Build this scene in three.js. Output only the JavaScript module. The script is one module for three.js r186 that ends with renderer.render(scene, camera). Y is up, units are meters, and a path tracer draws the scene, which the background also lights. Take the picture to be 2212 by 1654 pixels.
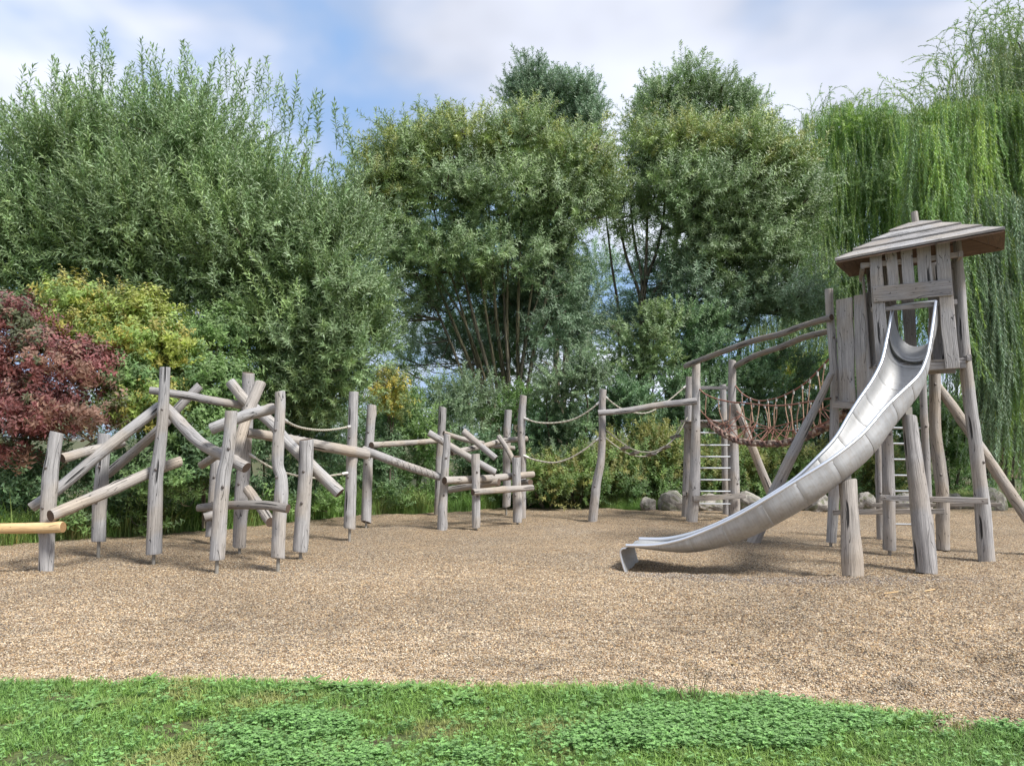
import * as THREE from 'three';
import { mergeGeometries } from 'three/addons/utils/BufferGeometryUtils.js';
import { ImprovedNoise } from 'three/addons/math/ImprovedNoise.js';

// ------------------------------------------------------------------ camera, sky, sun, exposure
const scene = new THREE.Scene();
const F = 1671, CU = 1106, CV = 827, PITCH = Math.atan((945 - CV) / F), EYE = 1.6;   // survey frame: 2212 x 1654
const camera = new THREE.PerspectiveCamera(2 * Math.atan(CV / F) * 180 / Math.PI, 1024 / 765, 0.1, 900);
camera.position.set(0, EYE, 0);
camera.rotation.set(PITCH, 0, 0);
const renderer = new THREE.WebGLRenderer({ antialias: true });
renderer.setSize(1024, 765);
renderer.toneMapping = THREE.LinearToneMapping;
renderer.toneMappingExposure = 2.05;
renderer.shadowMap.enabled = true;
renderer.shadowMap.type = THREE.PCFSoftShadowMap;

const perlin = new ImprovedNoise();
const pn = (x, y, z = 0) => perlin.noise(x, y, z);
const clamp = (x, a = 0, b = 1) => Math.min(b, Math.max(a, x));
const lerp = (a, b, t) => a + (b - a) * t;
const smooth = (a, b, x) => { const t = clamp((x - a) / (b - a)); return t * t * (3 - 2 * t); };
function RNG(seed) { let s = seed >>> 0; return () => { s = (s + 0x6d2b79f5) | 0; let t = Math.imul(s ^ (s >>> 15), 1 | s); t = (t + Math.imul(t ^ (t >>> 7), 61 | t)) ^ t; return ((t ^ (t >>> 14)) >>> 0) / 4294967296; }; }
const V = (x, y, z) => new THREE.Vector3(x, y, z);

function skyTexture() {
  const w = 1536, h = 768, data = new Float32Array(w * h * 4);
  const fbm = (x, y, z, o) => { let s = 0, a = 0.5, f = 1; for (let i = 0; i < o; i++) { s += a * pn(x * f + i * 7.3, y * f + i * 3.1, z * f); a *= 0.5; f *= 2.05; } return s; };
  for (let j = 0; j < h; j++) {
    const el = ((j + 0.5) / h - 0.5) * Math.PI;
    for (let i = 0; i < w; i++) {
      const az = ((i + 0.5) / w - 0.5) * 2 * Math.PI;
      const dx = Math.cos(el) * Math.cos(az), dy = Math.sin(el), dz = Math.cos(el) * Math.sin(az);
      const k = 1 / (Math.max(dy, 0) + 0.22);
      const cx = dx * k, cz = dz * k;
      const wx = fbm(cx * 0.9 + 5, cz * 0.9, 1.7, 3) * 0.9;
      const c = fbm(cx * 0.95 + wx + 3.4, cz * 1.35 + wx * 0.6 + 1.1, 4.2, 6) + 0.55 * fbm(cx * 0.3 + 9.1, cz * 0.3 + 2.4, 2.2, 2);
      const shade = fbm(cx * 1.6 + 20, cz * 1.6, 8.8, 5);
      const cover = smooth(-0.26, 0.22, c + 0.05 + 0.45 * shade);
      const hz = Math.exp(-Math.max(dy, 0) * 5);
      const blue = [lerp(0.15, 0.25, hz), lerp(0.25, 0.335, hz), lerp(0.43, 0.475, hz)];
      const wv = 0.445 + 0.34 * shade;
      const cl = [wv * 0.90, wv * 0.95, wv * 1.10];
      const o = (j * w + i) * 4;
      for (let q = 0; q < 3; q++) data[o + q] = dy < -0.02 ? [0.16, 0.15, 0.11][q] : lerp(blue[q], cl[q], cover);
      data[o + 3] = 1;
    }
  }
  const t = new THREE.DataTexture(data, w, h, THREE.RGBAFormat, THREE.FloatType);
  t.mapping = THREE.EquirectangularReflectionMapping;
  t.magFilter = t.minFilter = THREE.LinearFilter;
  t.needsUpdate = true;
  return t;
}
const sky = skyTexture();
scene.background = sky;
scene.environment = sky;

const sun = new THREE.DirectionalLight(new THREE.Color().setRGB(1.0, 0.975, 0.935), 3.0);
sun.position.set(24, 36, 18 - 9);
sun.target.position.set(0, 0, -9);
sun.castShadow = true;
sun.shadow.radius = 26;
sun.shadow.mapSize.set(4096, 4096);
Object.assign(sun.shadow.camera, { left: -25, right: 25, top: 25, bottom: -25, near: 1, far: 120 });
scene.add(sun, sun.target);

// ------------------------------------------------------------------ survey helpers
// a survey mark (u, v) sighted from the camera, at a measured distance d in front of it -> a point in metres
const cp = Math.cos(PITCH), sp = Math.sin(PITCH);
function at(u, v, d) {
  const x = (u - CU) / F, y = -(v - CV) / F;
  const wy = y * cp + sp, wz = cp - y * sp;
  return V(x / wz * d, EYE + wy / wz * d, -d);
}
const px = (n, d) => n * d / F;

// ------------------------------------------------------------------ naming
const taken = {};
function numbered(name) { const n = taken[name] = (taken[name] ?? -1) + 1; return n ? name + '_' + String(n).padStart(3, '0') : name; }
function shade(o) { o.castShadow = true; o.receiveShadow = true; return o; }
function thing(name, label, category, base, group) {
  const g = new THREE.Group(); g.name = numbered(name); g.position.copy(base);
  g.userData = { label, category }; if (group) g.userData.group = group;
  scene.add(g); return g;
}
// world-space geometry -> a named mesh under parent (things stand at their base, parts hang at their thing's origin)
function part(parent, name, geo, mat, label) {
  let g = parent; const off = V(0, 0, 0); while (g && g !== scene) { off.add(g.position); g = g.parent; }
  geo.translate(-off.x, -off.y, -off.z);
  const m = shade(new THREE.Mesh(geo, mat)); m.name = name; if (label) m.userData.label = label;
  parent.add(m); return m;
}
function single(name, label, category, geo, mat, base, group) {
  geo.translate(-base.x, -base.y, -base.z);
  const m = shade(new THREE.Mesh(geo, mat)); m.name = numbered(name); m.position.copy(base);
  m.userData = { label, category }; if (group) m.userData.group = group;
  scene.add(m); return m;
}
function structure(name, geo, mat) { const m = shade(new THREE.Mesh(geo, mat)); m.name = name; m.userData = { kind: 'structure' }; scene.add(m); return m; }

// ------------------------------------------------------------------ textures
function hash2(x, y, s) { let n = Math.imul(x, 374761393) + Math.imul(y, 668265263) + Math.imul(s, 2147483647 ^ 0x5bd1e995); n = Math.imul(n ^ (n >>> 13), 1274126177); return ((n ^ (n >>> 16)) >>> 0) / 4294967296; }
function vnoise(x, y, px_, py_, s) {          // periodic value noise
  const xi = Math.floor(x), yi = Math.floor(y), fx = x - xi, fy = y - yi, m = (a, b) => ((a % b) + b) % b;
  const sx = fx * fx * (3 - 2 * fx), sy = fy * fy * (3 - 2 * fy);
  const a = hash2(m(xi, px_), m(yi, py_), s), b = hash2(m(xi + 1, px_), m(yi, py_), s), c = hash2(m(xi, px_), m(yi + 1, py_), s), d = hash2(m(xi + 1, px_), m(yi + 1, py_), s);
  return lerp(lerp(a, b, sx), lerp(c, d, sx), sy);
}
function texture(w, h, fn, srgb = true) {
  const data = new Uint8Array(w * h * 4);
  for (let j = 0; j < h; j++) for (let i = 0; i < w; i++) {
    const c = fn(i / w, j / h, i, j), o = (j * w + i) * 4;
    data[o] = clamp(c[0], 0, 255); data[o + 1] = clamp(c[1], 0, 255); data[o + 2] = clamp(c[2], 0, 255); data[o + 3] = 255;
  }
  const t = new THREE.DataTexture(data, w, h); t.wrapS = t.wrapT = THREE.RepeatWrapping; t.magFilter = THREE.LinearFilter; t.minFilter = THREE.LinearMipmapLinearFilter; t.generateMipmaps = true;
  if (srgb) t.colorSpace = THREE.SRGBColorSpace; t.needsUpdate = true; return t;
}
function woodField(u, v, s) {
  const warp = (vnoise(u * 4, v * 4, 4, 4, s + 9) - 0.5) * 0.06;
  const U = u + warp;
  const a = vnoise(U * 18, v * 2, 18, 2, s), b = vnoise(U * 56, v * 4, 56, 4, s + 1), c = vnoise(U * 150, v * 10, 150, 10, s + 2);
  const e = vnoise(u * 3, v * 4, 3, 4, s + 3), k = vnoise(U * 7, v * 2, 7, 2, s + 4), mask = vnoise(u * 3, v * 3, 3, 3, s + 5);
  const crack = smooth(0.030, 0.006, Math.abs(k - 0.5)) * smooth(0.36, 0.54, mask);
  const k2 = vnoise(U * 26, v * 5, 26, 5, s + 6), m2 = vnoise(u * 8, v * 8, 8, 8, s + 7);
  const crack2 = smooth(0.045, 0.0, Math.abs(k2 - 0.5)) * smooth(0.48, 0.68, m2) * 0.7;
  return { tone: 0.2 * a + 0.42 * b + 0.38 * c, patch: e, crack: Math.max(crack, crack2), fine: c };
}
const woodMap = texture(512, 1024, (u, v) => {
  const f = woodField(u, v, 3), t = f.tone, w = smooth(0.45, 0.8, f.patch), d = 1 - 0.72 * f.crack;
  const kn = smooth(0.955, 0.985, vnoise(u * 17, v * 29, 17, 29, 77)) * 0.5, sp = 0.10 * (vnoise(u * 200, v * 60, 200, 60, 78) - 0.5), l = (0.80 + 0.34 * t + sp) * (1 - kn);
  return [lerp(176, 178, w) * l * d, lerp(172, 169, w) * l * d, lerp(168, 158, w) * l * d];
});
const woodBump = texture(512, 1024, (u, v) => { const f = woodField(u, v, 3), h = (0.35 + 0.6 * f.tone) * (1 - f.crack) * 255; return [h, h, h]; }, false);
const endMap = texture(256, 256, (u, v) => {
  const x = u - 0.5, y = v - 0.5, r = Math.hypot(x, y) + (vnoise(u * 5, v * 5, 5, 5, 4) - 0.5) * 0.03, a = Math.atan2(y, x);
  const ring = 0.5 + 0.5 * Math.sin(r * 120), ck = smooth(0.05, 0, Math.abs(((a / Math.PI * 3.5 + vnoise(u * 3, v * 3, 3, 3, 8)) % 1 + 1) % 1 - 0.5)) * smooth(0.02, 0.2, r);
  const l = (0.75 + 0.25 * ring + 0.25 * (vnoise(u * 40, v * 40, 40, 40, 5) - 0.5)) * (1 - 0.6 * ck);
  return [98 * l, 80 * l, 66 * l];
});
const CELLS = 128;
function gravelField(u, v) {
  const x = u * CELLS, y = v * CELLS, xi = Math.floor(x), yi = Math.floor(y);
  let d1 = 9, d2 = 9, id = 0;
  for (let j = -1; j <= 1; j++) for (let i = -1; i <= 1; i++) {
    const cx = ((xi + i) % CELLS + CELLS) % CELLS, cy = ((yi + j) % CELLS + CELLS) % CELLS;
    const ang = hash2(cx, cy, 11) * 3.14, st = 0.62 + 0.5 * hash2(cx, cy, 12);
    const ox = x - (xi + i + 0.1 + 0.8 * hash2(cx, cy, 13)), oy = y - (yi + j + 0.1 + 0.8 * hash2(cx, cy, 14));
    const rx = (ox * Math.cos(ang) + oy * Math.sin(ang)) * st, ry = (-ox * Math.sin(ang) + oy * Math.cos(ang)) / Math.sqrt(st);
    const d = Math.hypot(rx, ry);
    if (d < d1) { d2 = d1; d1 = d; id = cx * 131 + cy; } else if (d < d2) d2 = d;
  }
  return { e: clamp((d2 - d1) * 2.2), id, d1 };
}
const STONE = [[198, 177, 152], [176, 150, 120], [216, 202, 184], [150, 122, 94], [166, 154, 142], [132, 110, 90], [190, 162, 126], [104, 94, 86], [208, 188, 160], [182, 162, 142]];
const stoneColour = (h) => STONE[Math.floor(h * STONE.length) % STONE.length];
const GAP_SHADE = [122, 104, 82];                               // brown gaps between stones: crevice shade painted into the colour map
const gravelMap = texture(1024, 1024, (u, v) => { const g = gravelField(u, v), c = g.e < 0.13 + 0.1 * hash2(g.id, 1, 2) ? GAP_SHADE : stoneColour(hash2(g.id, 7, 3)), l = 0.82 + 0.32 * hash2(g.id, 3, 9); return [c[0] * l, c[1] * l, c[2] * l]; });
const gravelBump = texture(1024, 1024, (u, v) => { const g = gravelField(u, v), h = (smooth(0, 0.5, g.e) * 0.6 + 0.4 * hash2(g.id, 5, 5)) * 255; return [h, h, h]; }, false);
const soilMap = texture(512, 512, (u, v) => { const n = 0.5 * vnoise(u * 30, v * 30, 30, 30, 1) + 0.5 * vnoise(u * 120, v * 120, 120, 120, 2), g = vnoise(u * 6, v * 6, 6, 6, 3); return [lerp(92, 70, g) * (0.6 + 0.7 * n), lerp(80, 84, g) * (0.6 + 0.7 * n), lerp(54, 40, g) * (0.6 + 0.7 * n)]; });
const steelMap = texture(512, 512, (u, v) => {
  const n = vnoise(u * 6, v * 6, 6, 6, 21), s = vnoise(u * 90, v * 5, 90, 5, 22), d = smooth(0.62, 0.85, vnoise(u * 40, v * 40, 40, 40, 23)) * 0.05, l = 0.95 + 0.05 * n + 0.05 * (s - 0.5);
  return [190 * l * (1 - d * 0.6), 190 * l * (1 - d * 0.8), 189 * l * (1 - d)];
});
const steelRough = texture(512, 512, (u, v) => { const n = vnoise(u * 8, v * 8, 8, 8, 31), s = vnoise(u * 120, v * 6, 120, 6, 32); const r = 255 * (0.60 + 0.08 * n + 0.06 * s); return [r, r, r]; }, false);
const rockMap = texture(512, 512, (u, v) => { const n = vnoise(u * 8, v * 8, 8, 8, 41), f = vnoise(u * 60, v * 60, 60, 60, 42), m = smooth(0.6, 0.75, vnoise(u * 14, v * 14, 14, 14, 43)); const l = 0.7 + 0.35 * n + 0.25 * (f - 0.5); return [lerp(158, 126, m) * l, lerp(152, 126, m) * l, lerp(143, 104, m) * l]; });
const barkMap = texture(256, 512, (u, v) => { const a = vnoise(u * 14, v * 5, 14, 5, 51), b = vnoise(u * 40, v * 14, 40, 14, 52), l = 0.4 + 0.8 * smooth(0.3, 0.75, 0.6 * a + 0.4 * b); return [126 * l, 117 * l, 98 * l]; });

// ------------------------------------------------------------------ materials
const std = (o) => new THREE.MeshStandardMaterial(o);
const rgb = (r, g, b) => new THREE.Color().setRGB(r, g, b);
const wood = [rgb(0.88, 0.895, 0.92), rgb(0.77, 0.77, 0.785), rgb(0.85, 0.81, 0.76), rgb(0.56, 0.535, 0.51), rgb(0.77, 0.79, 0.825)].map((c) => std({ color: c, map: woodMap, bumpMap: woodBump, bumpScale: 0.012, roughness: 0.85 }));
const [W_GREY, W_MID, W_WARM, W_DARK, W_COOL] = wood;
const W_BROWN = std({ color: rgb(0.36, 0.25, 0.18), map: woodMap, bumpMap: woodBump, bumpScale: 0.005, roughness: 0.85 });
const W_NEW = std({ color: rgb(1.5, 1.12, 0.62), map: woodMap, bumpMap: woodBump, bumpScale: 0.002, roughness: 0.6 });
const END = std({ map: endMap, roughness: 0.9 });
const END_NEW = std({ color: rgb(3.2, 2.8, 1.8), map: endMap, roughness: 0.8 });
const PIN = std({ color: rgb(0.33, 0.31, 0.27), metalness: 0.5, roughness: 0.6 });
const BOLT = std({ color: rgb(0.16, 0.14, 0.13), metalness: 0.6, roughness: 0.55 });
const STEEL = std({ color: rgb(1, 1, 1), map: steelMap, roughnessMap: steelRough, metalness: 0.85, roughness: 1 });
const RIM = std({ color: rgb(0.80, 0.82, 0.85), metalness: 0.9, roughness: 0.34 });
const RUNG = std({ color: rgb(0.62, 0.64, 0.66), metalness: 0.8, roughness: 0.4 });
const ROPE = std({ color: rgb(0.42, 0.39, 0.32), roughness: 0.95 });
const ROPE_RED = std({ color: rgb(0.24, 0.115, 0.085), roughness: 0.95 });
const ROPE_PALE = std({ color: rgb(0.42, 0.27, 0.19), roughness: 0.95 });
const ROPE_BRAID = [rgb(0.20, 0.12, 0.095), rgb(0.36, 0.28, 0.22), rgb(0.10, 0.07, 0.06)].map((c) => std({ color: c, roughness: 0.95 }));
const NET = std({ color: rgb(0.33, 0.31, 0.28), roughness: 0.95 });
const FERRULE = std({ color: rgb(0.62, 0.6, 0.56), metalness: 0.3, roughness: 0.5 });
const GRAVEL = std({ map: gravelMap, bumpMap: gravelBump, bumpScale: 0.012, roughness: 0.95, vertexColors: true });
const PEBBLE = std({ roughness: 0.85 });
const SOIL = std({ map: soilMap, roughness: 1, color: rgb(1.0, 1.0, 1.0) });
const ROCK = std({ map: rockMap, roughness: 0.92 });
const BARK = std({ map: barkMap, roughness: 0.95 });
const BARK_PALE = std({ map: barkMap, color: rgb(1.12, 1.12, 0.98), roughness: 0.95 });
const leafMat = (rough = 0.5, trans = 0.4) => new THREE.MeshPhysicalMaterial({ vertexColors: true, roughness: rough, transmission: trans, thickness: 0, side: THREE.DoubleSide });
const LEAF = leafMat(0.5, 0.55), LEAF_MATT = leafMat(0.75, 0.58), BLADE = leafMat(0.6, 0.35);

// ------------------------------------------------------------------ terrain
const front = (x) => 4.98 - 0.012 * x - (x > 0 ? 0.10 * x * x * smooth(0, 2, x) * 0.85 : -0.03 * Math.min(6, -x)) + 0.07 * pn(x * 1.3, 3.3) + 0.07 * pn(x * 4.1, 9.2) + 0.035 * pn(x * 11, 2.2);
function back(x) {
  const t = [[-14, 9.5], [-7.6, 11.5], [-6.6, 12.6], [-5.4, 13.6], [-4.6, 14.6], [-3.4, 16.0], [-1.6, 17.1], [0.4, 18.2], [3, 17.6], [6, 17.8], [12, 18.6], [16, 18.6]];
  let k = 0; while (k < t.length - 2 && x > t[k + 1][0]) k++;
  return lerp(t[k][1], t[k + 1][1], clamp((x - t[k][0]) / (t[k + 1][0] - t[k][0]))) + 0.35 * pn(x * 0.8, 1.5) + 0.15 * pn(x * 2.7, 6.1);
}
const bump = (x, d, x0, d0, r) => Math.exp(-((x - x0) ** 2 + (d - d0) ** 2) / (r * r));
const footMarks = [];          // scoured hollows round the post feet, filled in below
function gh(x, z) {
  const d = -z;
  let h = 0.030 * pn(x * 0.55 + 3, d * 0.55) + 0.020 * pn(x * 1.7, d * 1.9 + 8);
  const rough = 0.55 + 0.75 * smooth(0.2, 2.6, x) * smooth(9.5, 7.5, d) ;
  h += rough * (0.034 * pn(x * 3.6, d * 5.0 + 2, 3) + 0.024 * pn(x * 8, d * 11, 7));
  h -= 0.07 * bump(x, d, 1.75, 9.75, 0.55) + 0.05 * bump(x, d, 2.7, 9.75, 0.8);
  const rid = Math.abs(d - (9.35 - 0.42 * (x - 1.4) * smooth(1, 2.6, x) + 0.085 * (x - 1.4) ** 2 * smooth(1, 2.6, x)));
  h += 0.045 * Math.exp(-((rid / 0.16) ** 2)) * smooth(1.1, 1.7, x) * smooth(5.2, 3.6, x);
  for (const [fx, fd, k] of [[-5.6, 9.4, 0.02], [-2.85, 9.5, -0.02], [3.4, 5.72, -0.09], [2.2, 5.0, -0.05], [5.2, 7.4, -0.03]]) h += k * bump(x, d, fx, fd, 0.16 + Math.abs(k));
  return h;
}
function grid(nx, ny, fn, uvScale) {
  const pos = [], uv = [], idx = [];
  for (let j = 0; j <= ny; j++) for (let i = 0; i <= nx; i++) { const p = fn(i / nx, j / ny); pos.push(p.x, p.y, p.z); uv.push(p.x / uvScale, p.z / uvScale); }
  for (let j = 0; j < ny; j++) for (let i = 0; i < nx; i++) { const a = j * (nx + 1) + i, b = a + 1, c = a + nx + 1, d = c + 1; idx.push(a, b, d, a, d, c); }
  const g = new THREE.BufferGeometry();
  g.setAttribute('position', new THREE.Float32BufferAttribute(pos, 3)); g.setAttribute('uv', new THREE.Float32BufferAttribute(uv, 2)); g.setIndex(idx); g.computeVertexNormals();
  return g;
}
{
  const g = grid(60, 60, (a, b) => V(lerp(-220, 220, a), -0.14, lerp(60, -420, b)), 3);
  structure('ground', g, SOIL);
  const gg = grid(820, 480, (a, b) => {
    const x = lerp(-13, 15, a), d = lerp(front(x) - 0.10, back(x), Math.pow(b, 1.55));
    const edge = smooth(0.0, 0.02, b) * smooth(1.0, 0.985, b);
    return V(x, gh(x, -d) - 0.09 * (1 - edge), -d);
  }, 1.6);
  const p = gg.attributes.position, col = [];
  for (let i = 0; i < p.count; i++) {
    const x = p.getX(i), d = -p.getZ(i);
    const n = pn(x * 0.5, d * 0.5, 5) * 0.5 + pn(x * 1.6, d * 1.6, 2) * 0.35 + pn(x * 6, d * 6, 9) * 0.3;
    const w = smooth(-0.1, 0.5, pn(x * 0.7 + 4, d * 0.7, 12));
    // a darker, cooler grey band with a ragged edge follows the slide
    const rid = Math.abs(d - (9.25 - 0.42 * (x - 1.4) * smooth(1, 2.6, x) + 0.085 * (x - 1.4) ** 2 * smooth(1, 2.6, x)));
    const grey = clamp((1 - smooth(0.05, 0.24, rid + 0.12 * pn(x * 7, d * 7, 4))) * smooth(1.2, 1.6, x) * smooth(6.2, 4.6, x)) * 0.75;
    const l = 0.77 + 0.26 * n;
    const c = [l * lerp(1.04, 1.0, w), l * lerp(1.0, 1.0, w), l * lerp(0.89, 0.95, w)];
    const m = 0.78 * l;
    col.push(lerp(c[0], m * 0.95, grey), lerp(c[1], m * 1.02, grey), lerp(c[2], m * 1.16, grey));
  }
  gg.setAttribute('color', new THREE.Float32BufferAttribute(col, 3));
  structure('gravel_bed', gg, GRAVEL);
  const lawn = grid(120, 50, (a, b) => { const x = lerp(-9, 9, a), d = lerp(-3, front(x) + 0.02, b); return V(x, 0.012 + 0.02 * pn(x * 0.9, d * 0.9, 3) - 0.02 * smooth(0.97, 1, b), -d); }, 1.1);
  structure('lawn', lawn, SOIL);
}

// ------------------------------------------------------------------ logs, planks, ropes
let logSeed = 10;
function logGeometry(pts, radii, o = {}) {
  const seed = ++logSeed, R = RNG(seed * 977), curve = new THREE.CatmullRomCurve3(pts, false, 'catmullrom', 0.5), L = curve.getLength();
  const seg = o.seg ?? 18, n = Math.max(6, Math.min(70, Math.round(L / 0.045)));
  const fr = curve.computeFrenetFrames(n, false);
  const knots = []; const nk = o.knots ?? Math.round(L * 1.1); for (let k = 0; k < nk; k++) knots.push([R() * L, R() * 6.283, 0.03 + 0.05 * R(), 0.10 + 0.14 * R()]);
  const tilt = [(R() - 0.5) * (o.tilt ?? 0.5), (R() - 0.5) * (o.tilt ?? 0.5)], ta = [R() * 6.28, R() * 6.28];
  const pos = [], uv = [], idx = [], voff = R() * 3, uoff = R();
  const rings = []; for (let i = 0; i <= n; i++) rings.push([i / n, 1]);
  rings[0][1] = 0.955; rings[n][1] = 0.955; rings.splice(1, 0, [0.012 / L, 1]); rings.splice(rings.length - 1, 0, [1 - 0.012 / L, 1]);
  const caps = [[], []];
  rings.forEach(([t, k], q) => {
    const c = curve.getPointAt(clamp(t)), fi = Math.min(n, Math.round(t * n)), N = fr.normals[fi], B = fr.binormals[fi], T = fr.tangents[fi];
    const rt = t * (radii.length - 1), ri = Math.min(radii.length - 2, Math.floor(rt)), r0 = radii.length > 1 ? lerp(radii[ri], radii[ri + 1], rt - ri) : radii[0];
    for (let j = 0; j <= seg; j++) {
      const a = (j % seg) / seg * 6.28318, s = t * L;
      let r = r0 * k * (1 + 0.09 * pn(Math.cos(a) * 0.8 + seed, Math.sin(a) * 0.8, s * 1.6) + 0.05 * pn(Math.cos(a) * 2 + seed, Math.sin(a) * 2, s * 5) + 0.025 * pn(Math.cos(a) * 6, Math.sin(a) * 6 + seed, s * 1.2));
      for (const [ks, ka, kr, kh] of knots) { const da = Math.abs(((a - ka + 9.42) % 6.283) - 3.1416); r += r0 * kh * Math.exp(-((s - ks) ** 2 + (da * r0) ** 2) / (kr * kr)); }
      const e = t < 0.02 / L ? 0 : t > 1 - 0.02 / L ? 1 : -1;
      const sl = e < 0 ? 0 : tilt[e] * r0 * Math.cos(a - ta[e]);
      const p = c.clone().addScaledVector(N, Math.cos(a) * r).addScaledVector(B, Math.sin(a) * r).addScaledVector(T, sl);
      pos.push(p.x, p.y, p.z); uv.push(j / seg + uoff, s / 1.3 + voff);
      if (q === 0 && j < seg) caps[0].push(p); if (q === rings.length - 1 && j < seg) caps[1].push(p);
    }
  });
  for (let i = 0; i < rings.length - 1; i++) for (let j = 0; j < seg; j++) { const a = i * (seg + 1) + j, b = a + 1, c = a + seg + 1, d = c + 1; idx.push(a, b, d, a, d, c); }
  const g = new THREE.BufferGeometry();
  g.setAttribute('position', new THREE.Float32BufferAttribute(pos, 3)); g.setAttribute('uv', new THREE.Float32BufferAttribute(uv, 2)); g.setIndex(idx); g.computeVertexNormals();
  const nr = g.attributes.normal;                        // join the seam
  for (let i = 0; i < rings.length; i++) { const a = i * (seg + 1), b = a + seg; const v = V(nr.getX(a) + nr.getX(b), nr.getY(a) + nr.getY(b), nr.getZ(a) + nr.getZ(b)).normalize(); nr.setXYZ(a, v.x, v.y, v.z); nr.setXYZ(b, v.x, v.y, v.z); }
  const cap = (ring, flip) => {
    const c = ring.reduce((s, p) => s.add(p), V(0, 0, 0)).multiplyScalar(1 / ring.length), P = [c.x, c.y, c.z], U = [0.5, 0.5], I = [];
    ring.forEach((p, i) => { P.push(p.x, p.y, p.z); const a = i / ring.length * 6.283; U.push(0.5 + 0.46 * Math.cos(a), 0.5 + 0.46 * Math.sin(a)); const k = (i + 1) % ring.length; flip ? I.push(0, k + 1, i + 1) : I.push(0, i + 1, k + 1); });
    const q = new THREE.BufferGeometry(); q.setAttribute('position', new THREE.Float32BufferAttribute(P, 3)); q.setAttribute('uv', new THREE.Float32BufferAttribute(U, 2)); q.setIndex(I); q.computeVertexNormals(); return q;
  };
  return { body: g, ends: [cap(caps[0], true), cap(caps[1], false)] };
}
// marks: [u, v, d, width in survey units]
function log(parent, name, marks, mat, o = {}) {
  const pts = marks.map(([u, v, d]) => at(u, v, d)), radii = marks.map(([, , d, w]) => px(w, d) / 2);
  if (o.sink) { const a = pts[pts.length - 1], b = pts[pts.length - 2]; pts.push(a.clone().add(a.clone().sub(b).normalize().multiplyScalar(o.sink))); radii.push(radii[radii.length - 1]); }
  const g = logGeometry(pts, radii, o), m = part(parent, name, g.body, mat, o.label);
  for (const e of g.ends) part(m, 'end_grain', e, o.end ?? END);
  if (name === 'post') for (const k of [0.28, 0.62]) { const i = Math.min(pts.length - 2, Math.floor(k * (pts.length - 1))), f = k * (pts.length - 1) - i, c = pts[i].clone().lerp(pts[i + 1], f), r = lerp(radii[i], radii[i + 1], f); bolt(m, c.add(V((logSeed % 5 - 2) * 0.2 * r, 0, r * 1.0)), V(0, 0, 1), 0.02); }
  if (o.pin) {                                            // steel foot under the post
    const b = pts[pts.length - 1], f = at(...o.pin), len = b.y - f.y + 0.35, c = new THREE.CylinderGeometry(0.022, 0.022, len, 12);
    c.translate(lerp(b.x, f.x, 0.5), b.y + 0.12 - len / 2, b.z); part(m, 'steel_pin', c, PIN);
  }
  return m;
}
function plankGeometry(p0, p1, side, w, t, o = {}) {       // a sawn board from p0 to p1, broad along side
  const R = RNG(++logSeed * 331), ax = p1.clone().sub(p0), L = ax.length(); ax.normalize();
  const s = side.clone().addScaledVector(ax, -side.dot(ax)).normalize(), nrm = ax.clone().cross(s).normalize();
  const n = Math.max(4, Math.round(L / 0.12)), b = Math.min(0.006, t * 0.25), ws = [], sd = R() * 50;
  const prof = [[-w / 2 + b, -t / 2], [w / 2 - b, -t / 2], [w / 2, -t / 2 + b], [w / 2, t / 2 - b], [w / 2 - b, t / 2], [-w / 2 + b, t / 2], [-w / 2, t / 2 - b], [-w / 2, -t / 2 + b]];
  const pos = [], uv = [], idx = [], uo = R(), vo = R() * 2, m = prof.length; let per = 0; const pu = prof.map((p, i) => { const v = per; const q = prof[(i + 1) % m]; per += Math.hypot(q[0] - p[0], q[1] - p[1]); return v; });
  const bow = (R() - 0.5) * 0.02 * L;
  for (let i = 0; i <= n; i++) {
    const c = p0.clone().addScaledVector(ax, L * i / n).addScaledVector(s, bow * Math.sin(i / n * 3.14));
    for (let j = 0; j <= m; j++) {
      const [x, y] = prof[j % m]; const wob = (o.live ?? 0.05) * w * pn(i / n * L * 2.2 + sd, Math.sign(x) * 3 + sd);
      const p = c.clone().addScaledVector(s, x + Math.sign(x) * wob).addScaledVector(nrm, y);
      pos.push(p.x, p.y, p.z); uv.push((j === m ? per : pu[j]) / 0.55 + uo, i / n * L / 1.3 + vo);
    }
  }
  for (let i = 0; i < n; i++) for (let j = 0; j < m; j++) { const a = i * (m + 1) + j, c = a + m + 1; idx.push(a, a + 1, c + 1, a, c + 1, c); }
  for (const [row, fl] of [[0, 1], [n, 0]]) { const o0 = row * (m + 1); for (let j = 1; j < m - 1; j++) fl ? idx.push(o0, o0 + j + 1, o0 + j) : idx.push(o0, o0 + j, o0 + j + 1); }
  let g = new THREE.BufferGeometry(); g.setAttribute('position', new THREE.Float32BufferAttribute(pos, 3)); g.setAttribute('uv', new THREE.Float32BufferAttribute(uv, 2)); g.setIndex(idx);
  g = g.toNonIndexed(); g.computeVertexNormals(); return g;
}
function plank(parent, name, p0, p1, side, w, t, mat, o) { return part(parent, name, plankGeometry(p0, p1, side, w, t, o), mat); }
function bolt(parent, p, n, r = 0.016) { const c = new THREE.SphereGeometry(r, 8, 6); c.scale(1, 1, 0.6); c.lookAt(n); c.translate(p.x, p.y, p.z); return part(parent, 'bolt', c, BOLT); }
function tube(pts, r, n, seg = 6) { return new THREE.TubeGeometry(new THREE.CatmullRomCurve3(pts), n ?? Math.max(6, pts.length * 6), r, seg); }
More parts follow.
